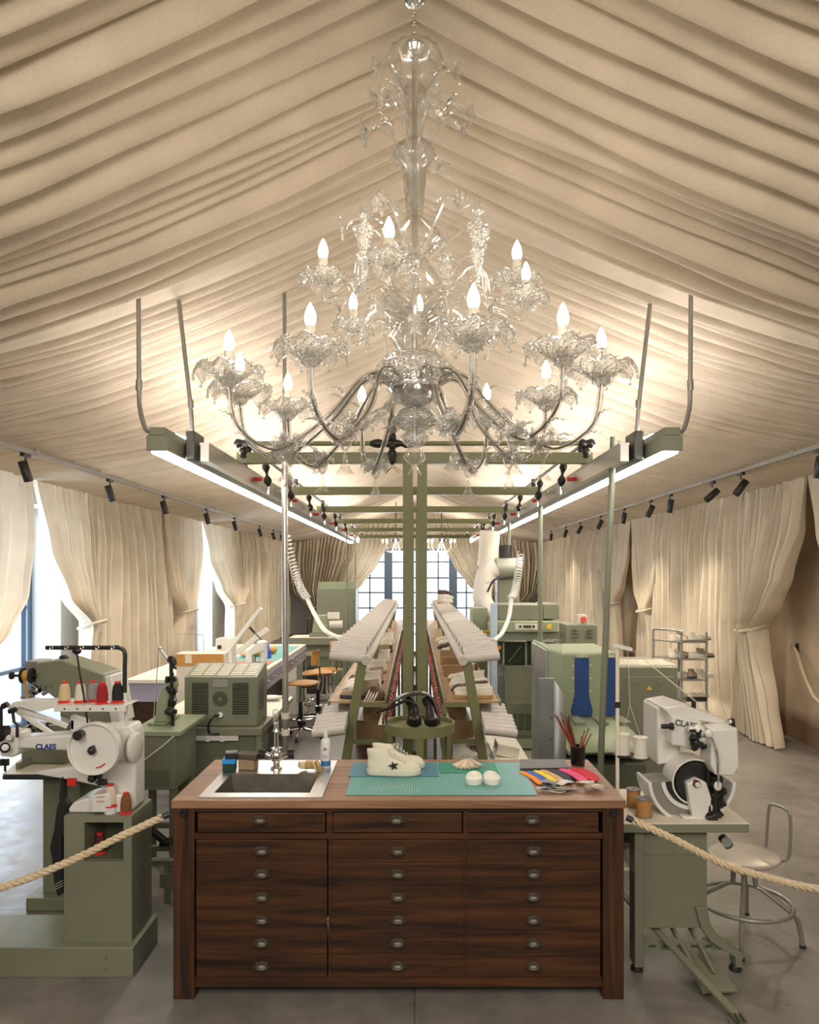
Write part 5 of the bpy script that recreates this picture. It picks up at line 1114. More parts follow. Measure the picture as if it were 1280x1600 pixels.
def tubechair(loc,rz,label,seat='ply',back=True,seat_z=.5,r=.18,frame='chrome'):
    t=thing('tube_stool',label,'stool',(0,0,0))
    m=MB(); m.lathe([(0,seat_z-.012),(r*.95,seat_z-.012),(r,seat_z-.004),(r,seat_z+.008),(r*.93,seat_z+.014),(0,seat_z+.010)],(0,0,0),32); m.build('seat',M[seat],t)
    m=MB(); m.cyl((0,0,seat_z-.2),(0,0,seat_z-.012),.014); m.build('spindle',M[frame],t)
    for k in range(4):
        a=PI/4+PI/2*k; u=Vector((math.cos(a),math.sin(a),0)); m=MB(); m.tube(cr([u*.055+Vector((0,0,seat_z-.01)),u*.055+Vector((0,0,seat_z-.14)),u*.09+Vector((0,0,.26)),u*.22+Vector((0,0,.17)),u*.255+Vector((0,0,.12)),u*.275],6),.0125,8); L_=m.build('leg',M[frame],t)
        m=MB(); m.cyl(u*.275,u*.275+Vector((0,0,.014)),.016); m.build('rubber_foot',M['black'],L_)
    m=MB(); m.tube([(.235*math.cos(2*PI*k/36),.235*math.sin(2*PI*k/36),.185) for k in range(36)],.011,8,closed=True); m.build('foot_ring',M[frame],t)
    if back:
        m=MB(); m.tube(cr([(-.07,r*.7,seat_z-.015),(-.075,r+.03,seat_z-.02),(-.08,r+.05,seat_z+.03),(-.075,r+.06,seat_z+.19),(-.05,r+.06,seat_z+.235),(.05,r+.06,seat_z+.235),(.075,r+.06,seat_z+.19),(.08,r+.05,seat_z+.03),(.075,r+.03,seat_z-.02),(.07,r*.7,seat_z-.015)],5),.0085,8); m.build('back_loop',M[frame],t)
        if back=='ply': m=MB(); m.box(-.13,.13,r+.045,r+.057,seat_z+.15,seat_z+.28); m.build('backrest',M['ply'],t)
    t.location=loc; t.rotation_euler=(0,0,rz); return t
tubechair((XX(512,10.2),10.2,0),-.5,'tube legged chair with plywood back before the green table','ply','ply',.58,.19)
M['stool']=mat('stool_grey_paint',(.26,.25,.21),.38,.3)
M['stoolseat']=mat('worn_stool_seat',(.50,.46,.38),.35,.3,var=.15)
tubechair((XX(1163,3.90),3.90,0),-1.25,'round grey metal stool with bent tube backrest, front right','stoolseat',True,.425,.175,'stool')
# ================================================================== FAR LEFT GREEN TABLE AND CABINET
def cab(name,label,cat,x0,x1,y0,y1,z0,z1,mt,extra=()):
    t=thing(name,label,cat,((x0+x1)/2,(y0+y1)/2,z0)); MB().box(x0,x1,y0,y1,z0,z1).build('body',M[mt],t,bevel=.008)
    for pn,mb,m_ in extra: mb.build(pn,M[m_] if isinstance(m_,str) else m_,t,bevel=.002)
    return t
Yg=10.9; x0_,x1_=XX(452,Yg),XX(541,Yg); zg=ZZ(997,Yg)
t=thing('green_machine_table','sage green machine table behind the swivel chairs','table',((x0_+x1_)/2,Yg,0))
MB().box(x0_,x1_,Yg,Yg+.5,zg-.11,zg).build('table_top',M['sage'],t,bevel=.01); MB().box(x0_+.1,x1_-.08,Yg+.05,Yg+.4,zg-.2,zg-.11).build('skirt',M['sage_d'],t); MB().box(x0_,x1_,Yg,Yg+.5,zg,zg+.006).build('work_surface',M['cream'],t)
for x in (x0_+.14,x1_-.12): MB().box(x-.05,x+.05,Yg+.1,Yg+.3,0,zg-.2).build('leg',M['sage'],t,bevel=.003)
MB().box(x0_+.2,x1_-.2,Yg+.25,Yg+.35,.25,zg-.3).build('back_panel',M['sage_l'],t)
MB().box(XX(478,Yg),XX(508,Yg),Yg+.05,Yg+.35,.12,.50).build('motor_box',M['black'],t,bevel=.01)
cc=P(493,985,Yg)
t=thing('bench_machine','pale sage bench machine with cone head on the far green table','machine',(cc.x,Yg+.2,zg))
MB().box(XX(482,Yg),XX(512,Yg),Yg+.08,Yg+.4,zg+.006,zg+.06).build('base',M['sage'],t,bevel=.008)
m=MB(); m.prism([(XX(486,Yg),zg+.06),(XX(512,Yg),zg+.06),(XX(508,Yg),ZZ(962,Yg)),(XX(489,Yg),ZZ(963,Yg))],Yg+.12,Yg+.34,'xz'); m.build('housing',M['sage_l'],t,bevel=.01)
m=MB(); m.cyl(P(515,975,Yg+.2),P(535,975,Yg+.2),.06); m.box(XX(510,Yg),XX(528,Yg),Yg+.15,Yg+.25,ZZ(968,Yg),ZZ(958,Yg)); m.build('motor',M['cream'],t); m=MB(); m.cyl(P(480,990,Yg+.1),P(480,970,Yg+.1),.02); m.box(XX(474,Yg),XX(486,Yg),Yg+.08,Yg+.14,ZZ(972,Yg),ZZ(967,Yg)); m.build('gauge_post',M['black'],t)
Yk=12.6
cab('tall_green_cabinet','tall plain sage cabinet behind the far green table','cabinet',XX(495,Yk),XX(556,Yk),Yk,Yk+.5,0,ZZ(920,Yk),'sage',[('top_rack',MB().box(XX(497,Yk),XX(556,Yk),Yk+.02,Yk+.04,ZZ(920,Yk),ZZ(909,Yk)),'sage_l'),('door_seam',MB().box(XX(555,Yk)-.03,XX(555,Yk)-.02,Yk-.006,Yk,.1,1.5),'sage_d'),('dark_parcel',MB().box(XX(500,Yk),XX(518,Yk),Yk+.06,Yk+.3,ZZ(919,Yk),ZZ(912,Yk)),'red')])
# dark lamp between, cushioned rope? small white parcel
0 and pr('white_bag','small white paper bag hanging beside the green table leg','bag',[('bag_body',MB().obox(P(478,1030,10.6),(.14,.08,.16),(0,.1,.2)),'canvas')])
# ================================================================== CONVEYOR RACKS
def rack(s,lab):
    t=thing('conveyor_rack',f'{lab} sage conveyor rack with grey roller trays over shoe shelves','conveyor rack',(s*.45,5,0))
    ys=[5.0,7.2,9.4,11.6,13.6]
    for y in ys:
        m=MB(); m.add([],[]); 
        m.bar((s*.352,y,1.335),(s*.575,y,.0),.062,.05,up=(0,1,0)); m.build('leg',M['olive'],t,bevel=.004)
        m=MB(); m.bar((s*.20,y,1.03),(s*.20,y,0),.03,.03,up=(0,1,0)); m.build('leg',M['olive'],t)
        for z,a,b_ in ((1.03,.20,.44),(.78,.20,.47),(.58,.2,.49)):
            m=MB(); m.box(s*a,s*b_,y-.012,y+.012,z-.015,z+.015); m.build('cross_brace',M['olive'],t)
    # shelves
    m=MB(); m.box(s*.20,s*.585,5.02,13.7,1.035,1.05); m.build('shelf_board',M['tan'],t); m=MB(); m.box(s*.195,s*.205,5.0,13.7,1.03,1.075); m.box(s*.58,s*.59,5.0,13.7,1.02,1.055); m.build('shelf_rail',M['olive'],t)
    m=MB(); m.box(s*.20,s*.50,5.05,13.7,.60,.612); m.build('shelf_board',M['darkwood'],t)
    for k in range(10):
        y=5.6+k*.8; m=MB(); m.box(s*.20,s*.45,y,y+.02,.61,.80); m.build('shelf_divider',M['tan'],t)
    # inner rail and roller trays
    m=MB(); m.tube([(s*.325,4.93,1.335),(s*.325,13.8,1.335)],.032,12); m.build('inner_rail',M['roller'],t)
    k=0; y=4.95
    while y<13.7:
        m=MB(); n=5; p=.061
        for i in range(n):
            yy=y+.03+i*p; zi=1.340+.010*i; zo=1.362+.013*i
            m.cyl((s*.575,yy,zo),(s*.340,yy,zi),.0285,n=10)
        m.build('roller_tray',M['roller'],t)
        m=MB(); m.box(s*.335,s*.385,y+.285,y+.32,1.375,1.405); m.build('clip',M['black'],t)
        y+=.33; k+=1
    # lower tilted roller trays
    y=4.75
    for j in range(4):
        m=MB()
        for i in range(5):
            yy=y+i*.062; m.cyl((s*.66,yy,.885+.012*i+.0),(s*.45,yy,.93+.012*i-.02),.0285,n=10)
        m.build('lower_roller_tray',M['roller'],t); y+=.42
    # chain belt with crossed ties
    m=MB(); m.tube([(s*.205,4.75,.955),(s*.175,13.8,.955)],.007,6); m.tube([(s*.165,4.75,.955),(s*.14,13.8,.955)],.007,6); m.build('chain_rail',M['blackm'],t)
    m=MB(); m.add([(s*.235,4.75,.945),(s*.16,4.75,.945),(s*.14,13.8,.945),(s*.20,13.8,.945)],[(0,1,2,3)]); m.build('chain_belt',M['cream'],t,solid=.003)
    m=MB(); yy=4.8
    while yy<12:
        for a,b_ in ((.205,.155),(.155,.205)): m.tube([(s*a,yy,.96),(s*.185,yy+.05,.97),(s*b_,yy+.10,.96)],.0045,4)
        yy+=.17
    c_=m.build('chain_ties',M['red'] ,t); tag(c_,None,None,None,'stuff')
    m=MB(); yy=4.85
    while yy<12:
        m.tube([(s*.215,yy,.955),(s*.195,yy+.02,.985),(s*.165,yy,.96)],.005,4); yy+=.17
    c_=m.build('chain_hooks',mat('dark_green_hook',(.03,.07,.04),.4),t); tag(c_,None,None,None,'stuff')
    return t
rack(-1,'left'); rack(1,'right')
rnd=random.Random(21)
cw=mat('white_sneaker',(.74,.70,.62),.6,var=.08); cg=mat('taupe_suede',(.36,.28,.20),.9,var=.15); cb=mat('dark_navy_suede',(.05,.05,.07),.8); cr_=mat('brick_red_canvas',(.45,.08,.06),.8)
gum=mat('gum_sole',(.42,.26,.12),.6)
protos=[shoe((0,0,0),0,up=cw,ankle=.07,H=.075,solec=cw),shoe((0,0,0),0,up=cg,ankle=.12,solec=cb),shoe((0,0,0),0,up='canvas',ankle=.07,solec=gum),shoe((0,0,0),0,up='brown',ankle=.07,solec=cb),shoe((0,0,0),0,up=cw,ankle=.115,solec='canvas')]
for i,p in enumerate(protos): tag(p,None,'shoe')
names=['white low sneaker','taupe high top','cream low shoe with gum sole','brown low shoe with dark sole','white high top']
used=[False]*5
for s,lab in ((-1,'left'),(1,'right')):
    for i in range(15):
        y=5.12+i*.135 if i<6 else 5.95+(i-6)*.42
        k=[1,3,2,0,4][i%5] if s<0 else [2,2,3,0,4][i%5]
        if i==0: k=1 if s<0 else 2
        if i==1: k=3 if s<0 else 2
        z=1.051; x=s*(.56 if s>0 else .53)
        x0,rz=(-.25,PI) if s<0 else (.545,PI)
        o=protos[k] if not used[k] else dup(protos[k])
        used[k]=True
        o.location=(x0+.012*math.sin(i*3),y,z); o.rotation_euler=(0,0,rz+rnd.uniform(-.12,.12))
        o['label']=f'{names[k]} standing on the {lab} conveyor rack shelf'; o['group']=f'{names[k]} pairs on the {lab} rack shelf'
for i in range(2): 
    o=dup(protos[4],(.26+.02*i,5.15+.5*i,.613),-.3+.2*i,'white shoe on the lower shelf inside the right rack','white shoes low inside right rack')
# shoes piled atop far end of right rack
for i in range(4):
    o=dup(protos[[2,0,3,2][i]],(.38+.01*i,12.3+.2*i,1.41+.07*(i%3)),.1*i,'pale shoe in the pile on top of right rack far end','pale shoes atop right rack')
pr('paper_sheet','cream paper folded over the board low right of the rack','paper',[('sheet',MB().box(.56,.80,5.1,5.9,.60,.62).obox((.66,5.3,.66),(.16,.2,.08),(0,.2,0)),'canvas')])
pr('shoe_board','tan board stacked in the right rack behind the shoes','board',[('board',MB().box(.24,.5,6.1,6.12,1.06,1.16).box(.24,.5,6.5,6.52,1.06,1.18).box(.24,.5,6.9,6.92,1.06,1.2),'tan')])
# round bin with boots
bc=Vector((XX(656,4.45),4.46,.03))
t=thing('round_stand','round olive metal stand with open slotted sides between racks','stand',bc)
m=MB(); 
for z in (.965,.60,.36): m=MB(); m.lathe([(.205,z-.03),(.212,z-.03),(.212,z+.03),(.200,z+.03),(.200,z-.03)],bc,40,fn=lambda r,z,a,i:(r,z)); m.build('hoop',M['olive'],t)
for k in range(6): a=2*PI*k/6+.52; m=MB(); m.bar(bc+Vector((.2*math.cos(a),.2*math.sin(a),0)),bc+Vector((.2*math.cos(a),.2*math.sin(a),.96)),.045,.008,up=(math.cos(a),math.sin(a),0)); m.build('leg',M['olive'],t)
m=MB(); m.lathe([(0,.955),(.20,.955),(.20,.97),(0,.97)],bc,40); m.build('tray_plate',M['olive'],t); m=MB(); m.lathe([(0,.50),(.19,.50)],bc,30); m.box(bc.x-.10,bc.x-.02,4.66,4.8,.5,.72); m.box(bc.x+.02,bc.x+.11,4.66,4.8,.5,.70); m.build('inner_bins',M['grey'],t)
t=thing('dark_boot_pair','pair of dark shiny leather boot blanks bent over the round stand','boots',bc+Vector((0,0,.97)))
for k,(tx,) in enumerate(((-.035,),(.07,))):
    m=MB(); c=bc+Vector((tx,-.10,.97)); m.tube(cr([c+Vector((0,0,.028)),c+Vector((0,.03,.06)),c+Vector((-.01,.08,.12)),c+Vector((-.04,.11,.16))],6),[.030,.042,.046,.046,.045,.043,.040,.036,.034,.033,.032,.031,.030,.030,.029,.028,.026,.024,.022][:19],14); m.build('boot',M['dark'],t)
m=MB(); pts=cr([bc+Vector((-.20,-.05,1.0)),bc+Vector((-.19,.0,1.07)),bc+Vector((-.13,.0,1.135)),bc+Vector((-.03,.0,1.165)),bc+Vector((.06,0,1.15)),bc+Vector((.10,-.03,1.08)),bc+Vector((.12,-.06,.99))],7)
vs=[];
for i,p in enumerate(pts):
    tg=(pts[min(i+1,len(pts)-1)]-pts[max(i-1,0)]).normalized(); w=.035+.02*math.sin(i*.1)
    for d in (-w,w): vs.append(p+Vector((0,d,0)))
m.add(vs,[(2*i,2*i+1,2*i+3,2*i+2) for i in range(len(pts)-1)],True); m.build('shaft',M['dark'],t,solid=.01)
m=MB(); m.tube(cr([bc+Vector((-.26,-.1,1.07)),bc+Vector((-.18,-.08,1.09)),bc+Vector((-.08,-.06,1.13)),bc+Vector((-.02,-.1,1.11))],6),.010,6); m.build('strap',M['dark'],t)
# striped drum on left rack
t=thing('striped_shoe','maroon and cream striped round toe shoe on the left rack front','shoe',P(585,1090,5.0)); c=P(586,1088,5.08); m=MB(); m.ball(c,(.075,.06,.07),18,12); m.build('upper',M['brown'],t)
m=MB()
for i in range(4): m.tube([c+Vector((-.065+.02*i+.03*math.cos(a*.35),-.062*math.sin(a*.35+.2),.055*math.cos(a*.35+.3)+.0)) for a in range(9)],.006,5)
m.build('stripes',M['canvas'],t)
# ================================================================== RIGHT MACHINES
# vision cabinet with blue flaps
Yv=5.85
t=thing('heat_setting_oven','pale sage oven with two blue cloth flaps and side steel panel','oven',(XX(915,Yv),Yv+.4,0))
x0_,x1_=XX(872,Yv),XX(965,Yv+.0); zt5=ZZ(1020,Yv)
m=MB(); m.prism([(XX(855,Yv),ZZ(1012,Yv)),(XX(855,Yv),.2),(x1_,.2),(x1_,zt5+.005),(XX(880,Yv),zt5),(XX(876,Yv),zt5+.01)],Yv,Yv+.75,'xz'); m.build('hood',M['sage_l'],t,bevel=.02,seg=3)
m=MB(); m.box(XX(853,Yv-.01),XX(853,Yv)+.01,Yv-.02,Yv+.7,.1,ZZ(1016,Yv)); m.build('side_panel',M['steel'],t)
for a,b_ in ((898,920),(948,962)):
    m=MB(); y_=Yv-.012; z0,z1=ZZ(1118,Yv),ZZ(1028,Yv); xa,xb=XX(a,Yv),XX(b_,Yv); m.prism([(xa,z1),(xb,z1),(xb,z0+.16),(xb+.03,z0+.04),(xb+.02,z0),(xa-.02,z0),(xa-.03,z0+.04),(xa,z0+.16)],y_,Yv,'xz'); m.build('flap',M['blue'],t)
    m=MB()
    for i in range(4): m.cyl((xa+.02+i*(xb-xa-.04)/3,y_+.01,z1+.012),(xa+.02+i*(xb-xa-.04)/3,y_-.005,z1+.012),.006)
    for i in range(4):
        for xx in (xa-.012,xb+.012): m.cyl((xx,y_+.012,z1-.06-i*.1),(xx,y_,z1-.06-i*.1),.006)
    m.build('rivets',M['cream'],t)
m=MB(); m.box(XX(880,5.5),XX(1000,5.5),5.3,Yv,ZZ(1168,5.3)-.05,ZZ(1168,5.3)-.03); m.add([(XX(888,Yv),Yv,ZZ(1120,Yv)),(XX(965,Yv),Yv,ZZ(1120,Yv)),(XX(1022,5.0),5.0,ZZ(1176,5.0)),(XX(905,5.0),5.0,ZZ(1176,5.0))],[(0,1,2,3)]); m.build('feed_table',M['sage_l'],t,solid=.012)
for a in (892,928,962):
    m=MB(); m.box(XX(a,Yv-.1),XX(a+16,Yv-.1),Yv-.25,Yv,ZZ(1132,Yv-.1),ZZ(1118,Yv)); m.build('guide_block',M['sage'],t,bevel=.005)
m=MB(); m.box(XX(884,5.2),XX(1010,5.2),5.2,Yv+.7,.12,ZZ(1195,5.2)); m.build('lower_body',M['sage_d'],t)
m=MB(); m.box(XX(884,5.2)+.03,XX(1010,5.2)-.03,5.25,Yv+.6,0,.12); m.build('plinth',M['black'],t)
Yv2=6.2
t=thing('green_control_cabinet','square sage control cabinet with yellow warning triangle right of the oven','cabinet',(XX(1020,Yv2),Yv2+.3,0))
x0_,x1_=XX(968,Yv2),XX(1060,Yv2); z1=ZZ(1042,Yv2)
m=MB(); m.box(x0_,x1_,Yv2,Yv2+.75,.0,z1); m.build('body',M['sage'],t,bevel=.01)
m=MB(); m.box(x0_+.06,x1_-.04,Yv2-.008,Yv2,.1,z1-.08); m.build('door',M['sage'],t,bevel=.003); m=MB(); m.cyl((x0_+.14,Yv2-.02,z1-.13),(x0_+.14,Yv2,z1-.13),.013); m.cyl((x1_-.16,Yv2-.02,z1-.13),(x1_-.16,Yv2,z1-.13),.013); m.build('lock',M['alu'],t)
c=P(1015,1075,Yv2-.01); m=MB(); m.prism([(c.x-.022,c.z-.016),(c.x+.022,c.z-.016),(c.x,c.z+.02)],Yv2-.012,Yv2-.008,'xz'); m.build('warning_triangle',mat('warning_yellow',(.8,.45,.02),.5),t)
m=MB()
for i in range(14): m.box(x0_+.03+i*.036,x0_+.045+i*.036,Yv2+.1,Yv2+.5,z1,z1+.006)
m.build('top_slots',M['cream'],t)
# vent box
Yw=6.9
cab('vent_box','small sage box with rows of curved vents and red switch on top','control box',XX(885,Yw),XX(934,Yw),Yw,Yw+.35,.0,ZZ(976,Yw),'sage',[
 ('vent_hoods',(lambda m:[ [m.prism([(XX(a-6,Yw),ZZ(b+2,Yw)),(XX(a,Yw),ZZ(b-2,Yw)),(XX(a+6,Yw),ZZ(b+2,Yw)),(XX(a,Yw),ZZ(b,Yw))],Yw-.02,Yw,'xz') for b in (984,989,994)] for a in (898,920)] and m)(MB()),'sage_d'),
 ('switch_box',MB().box(XX(906,Yw),XX(919,Yw),Yw+.05,Yw+.12,ZZ(976,Yw),ZZ(961,Yw)),'cream'),('red_switch',MB().cyl(P(912,968,Yw+.05),P(912,968,Yw+.02),.028),'red')])
# big oven
Yo=8.0
t=thing('activation_oven','tall sage green oven with control panel and two dark windows','oven',(XX(835,Yo),Yo+.4,0)); x0_,x1_=XX(788,Yo),XX(872,Yo)
m=MB(); m.box(x0_,x1_,Yo,Yo+.8,.12,ZZ(1040,Yo)); m.build('lower_body',M['sage'],t,bevel=.01); m=MB(); m.box(x0_+.02,x1_-.02,Yo+.04,Yo+.76,0,.10); m.box(x0_-.02,x1_+.02,Yo-.02,Yo+.7,.02,.12); m.build('plinth',M['sage_l'],t)
m=MB(); m.box(x0_-.05,x1_,Yo+.12,Yo+.8,ZZ(1040,Yo),ZZ(1000,Yo)); m.build('chamber',M['sage_d'],t)
m=MB(); m.box(XX(776,Yo),XX(874,Yo),Yo-.06,Yo+.8,ZZ(1002,Yo),ZZ(985,Yo)); m.build('hood',M['sage'],t,bevel=.01)
m=MB(); m.box(XX(776,Yo),XX(870,Yo),Yo-.1,Yo+.5,ZZ(987,Yo),ZZ(970,Yo)); m.build('control_fascia',M['sage_l'],t,bevel=.01)
m=MB(); m.box(XX(780,Yo),XX(848,Yo),Yo+.05,Yo+.6,ZZ(970,Yo),ZZ(945,Yo)); m.build('top_housing',M['sage'],t,bevel=.01); m=MB(); m.box(XX(850,Yo),XX(876,Yo),Yo+.05,Yo+.6,ZZ(968,Yo),ZZ(944,Yo)); m.build('side_housing',M['sage'],t,bevel=.01)
m=MB(); m.box(XX(805,Yo-.1),XX(840,Yo-.1),Yo-.105,Yo-.1,ZZ(984,Yo-.1),ZZ(974,Yo-.1)); m.build('control_panel',M['canvas'],t)
m=MB()
for a in (813,820,824,828,834): c=P(a,979,Yo-.107); m.box(c.x-.012,c.x+.012,Yo-.112,Yo-.105,c.z-.012,c.z+.012)
m.build('buttons',M['black'],t)
m=MB(); c=P(858,979,Yo-.105); m.box(c.x-.025,c.x+.025,Yo-.11,Yo-.1,c.z-.025,c.z+.025); m.build('emergency_stop',mat('stop_yellow',(.75,.5,.03),.5),t)
for a,b_ in ((787,822),(832,866)):
    m=MB(); m.box(XX(a,Yo),XX(b_,Yo),Yo+.02,Yo+.03,ZZ(1038,Yo),ZZ(1004,Yo)); m.build('window_pane',mat('smoked_pane',(.03,.035,.025),.15),t)
    m=MB(); 
    for x in (a,b_): m.box(XX(x,Yo)-.01,XX(x,Yo)+.01,Yo,Yo+.03,ZZ(1040,Yo),ZZ(1002,Yo))
    m.bar(P(a+8,1034,Yo+.01),P(b_-8,1010,Yo+.01),.006,.006); m.build('pane_frame',M['sage_l'],t)
    m=MB(); m.add([(XX(a-2,Yo),Yo,ZZ(1003,Yo)),(XX(b_+2,Yo),Yo,ZZ(1003,Yo)),(XX(b_-4,Yo),Yo+.0-.15,ZZ(1000,Yo)),(XX(a+2,Yo),Yo-.15,ZZ(1000,Yo))],[(0,1,2,3)]); m.build('flip_lid',M['alu'],t,solid=.006)
m=MB(); m.box(XX(792,Yo),XX(840,Yo),Yo-.012,Yo,.16,ZZ(1098,Yo)); m.build('lower_door',M['sage'],t,bevel=.003)
m=MB(); m.box(XX(802,Yo),XX(838,Yo),Yo-.014,Yo-.012,.22,ZZ(1115,Yo)); m.build('grille_recess',M['slit'],t); m=MB()
for i in range(14): z=.24+i*.022; m.box(XX(802,Yo),XX(838,Yo),Yo-.02,Yo-.016,z,z+.004)
for i in range(3): x=XX(808+i*11,Yo); m.box(x,x+.005,Yo-.022,Yo-.018,.22,ZZ(1115,Yo))
m.build('wire_grille',M['sage_l'],t)
m=MB(); m.cyl(P(780,1012,Yo-.05),P(780,1012,Yo),.022); m.build('orange_knob',mat('orange_plastic',(.8,.25,.02),.4),t)
# dust extractor with big pale elbow
Ye=9.4
t=thing('dust_extractor','green extractor column with a wide pale curved duct','dust extractor',(XX(790,Ye),Ye,0))
m=MB(); m.box(XX(778,Ye),XX(812,Ye),Ye,Ye+.35,0,ZZ(895,Ye)); m.build('column',M['sage'],t,bevel=.02); m=MB(); m.cyl(P(775,888,Ye),P(815,888,Ye),.13,n=24); m.ball(P(783,888,Ye),(.14,.13,.13)); m.build('motor',mat('grey_green_motor',(.32,.33,.26),.4,.3),t)
m=MB(); m.cyl(P(790,880,Ye+.1),P(790,852,Ye+.1),.085,n=20); m.build('stack_pipe',M['black'],t)
m=MB(); m.tube(cr([P(775,886,Ye-.05),P(762,893,Ye-.05),P(756,910,Ye-.05),P(754,935,Ye-.05),P(762,952,Ye-.05),P(772,958,Ye-.05)],6),.12,16); m.build('duct',mat('pale_duct',(.74,.68,.62),.6),t)
m=MB(); m.cyl(P(762,885,Ye+.1),P(766,830,Ye+.1),.13,n=20); m.build('chimney',M['cream'],t)
m=MB(); m.tube(cr([P(762,925,Ye-.2),P(768,912,Ye-.25),P(775,905,Ye-.25),P(800,900,Ye-.2)],5),.012,6); m.build('cable',M['black'],t)
# pale bluish frame post & tool trolley
Yt=8.6
pr('tool_trolley','small sage trolley with yellow handled tools left of oven','trolley',[('frame',MB().box(XX(738,Yt),XX(762,Yt),Yt,Yt+.4,.3,ZZ(1000,Yt)).box(XX(738,Yt),XX(762,Yt),Yt,Yt+.4,ZZ(988,Yt),ZZ(950,Yt)),'sage_l'),('shelf',MB().box(XX(752,Yt),XX(772,Yt),Yt-.05,Yt,ZZ(990,Yt),ZZ(985,Yt)),mat('yellow_tool',(.7,.5,.03),.5)),('leg',MB().box(XX(751,Yt),XX(755,Yt),Yt,Yt+.04,0,.3).box(XX(770,Yt),XX(774,Yt),Yt,Yt+.04,0,.3),'sage')])
pr('blue_film_screen','tall pale blue panel edge standing at the left of oven','panel',[('panel_body',MB().box(XX(767,7.7),XX(777,7.7),7.7,7.78,0,ZZ(943,7.7)),mat('pale_blue_film',(.50,.62,.72),.4))])
# steel screen panel
Yq=5.2
t=thing('steel_screen','folded brushed steel screen panel behind the brush pot','screen',(XX(860,Yq),Yq,0)); m=MB(); m.box(XX(842,Yq),XX(866,Yq),Yq,Yq+.02,0,ZZ(1060,Yq)); m.build('panel',mat('dull_steel',(.28,.29,.29),.4,.7,var=.3,vscale=4),t); m=MB(); m.add([(XX(866,Yq),Yq,0),(XX(884,Yq-.0),Yq+.0,0),(XX(884,Yq),Yq,ZZ(1090,Yq)),(XX(866,Yq),Yq,ZZ(1062,Yq))],[(0,1,2,3)]); m.build('side_wing',mat('satin_steel',(.35,.36,.36),.55,.6),t,solid=.01)
m=MB()
for z in (.6,.75,.9): m.cyl((XX(862,Yq),Yq-.004,z),(XX(862,Yq),Yq,z),.006)
m.build('rivets',M['black'],t)
pr('acrylic_screen','clear acrylic screen with pole in front of the oven','screen',[('sheet',MB().box(XX(838,5.3),XX(880,5.3),5.34,5.346,.2,ZZ(1000,5.3)),M['acrylic'])])
# shoe shelving against the curtain
Ys=8.7; x0_,x1_=XX(1036,Ys)+.0,XX(1104,Ys)
t=thing('shoe_shelves','grey tube shoe shelving with four loaded tiers by right curtain','shelf',((x0_+x1_)/2,Ys,0))
ht=ZZ(988,Ys)
for (xx,yy) in ((x0_+.0,Ys+.35),(x0_+.22,Ys),(x1_,Ys+.0),(x1_-.2,Ys+.35)):
    m=MB(); m.tube([(xx,yy,0),(xx,yy,ht)],.014,8); m.build('upright',M['grey'],t)
tiers=[ZZ(1003,Ys),ZZ(1030,Ys),ZZ(1062,Ys),ZZ(1095,Ys),.15]
for z in tiers:
    m=MB(); m.add([(x0_+.2,Ys-.02,z-.012),(x1_,Ys-.02,z-.012),(x1_-.2+.02,Ys+.37,z-.012),(x0_-.02,Ys+.37,z-.012),(x0_+.2,Ys-.02,z),(x1_,Ys-.02,z),(x1_-.2+.02,Ys+.37,z),(x0_-.02,Ys+.37,z)],[(0,3,2,1),(4,5,6,7),(0,1,5,4),(1,2,6,5),(2,3,7,6),(3,0,4,7)]); m.build('shelf_board',M['grey'],t)
m=MB(); m.tube(cr([(x0_,Ys+.35,ht-.02),(x0_+.02,Ys+.33,ht+.015),(x0_+.2,Ys+.02,ht+.015),(x0_+.22,Ys,ht-.02)],4),.014,8); m.tube(cr([(x0_+.22,Ys,ht-.14),(x0_+.24,Ys,ht-.1),(x1_-.02,Ys,ht-.1),(x1_,Ys,ht-.14)],4),.014,8); m.build('top_rail',M['grey'],t)
for z in tiers[:4]:
    for i in range(4):
        k=[1,4,2,0][(i+int(z*10))%4]
        o=dup(protos[k],(x0_+.10+.115*i,Ys+.08+.05*(i%2),z+.001),.5+.25*rnd.uniform(-1,1),f'{names[k]} on the grey shoe shelving','shoes on the grey shelving by the curtain' if k else None); o.scale=(.9,)*3; o['group']=f'{names[k]}s on the grey shelving by the curtain'
# wall hooks for ropes
pr('wall_hook','dark iron rope hook on plaster wall, nearer to the camera','hook',[('hook_ring',MB().cyl((4.4,8.45,ZZ(1008,8.75)),(4.33,8.45,ZZ(1008,8.75)),.018).box(4.385,4.40,8.42,8.48,ZZ(1008,8.75)-.05,ZZ(1008,8.75)+.05),'blackm')])
rope('pale rope hooked on the dark wall gap behind shoe shelves',[Vector((4.24,13.4,1.5)),Vector((4.2,13.1,1.2)),Vector((4.18,12.8,.95))],.016)
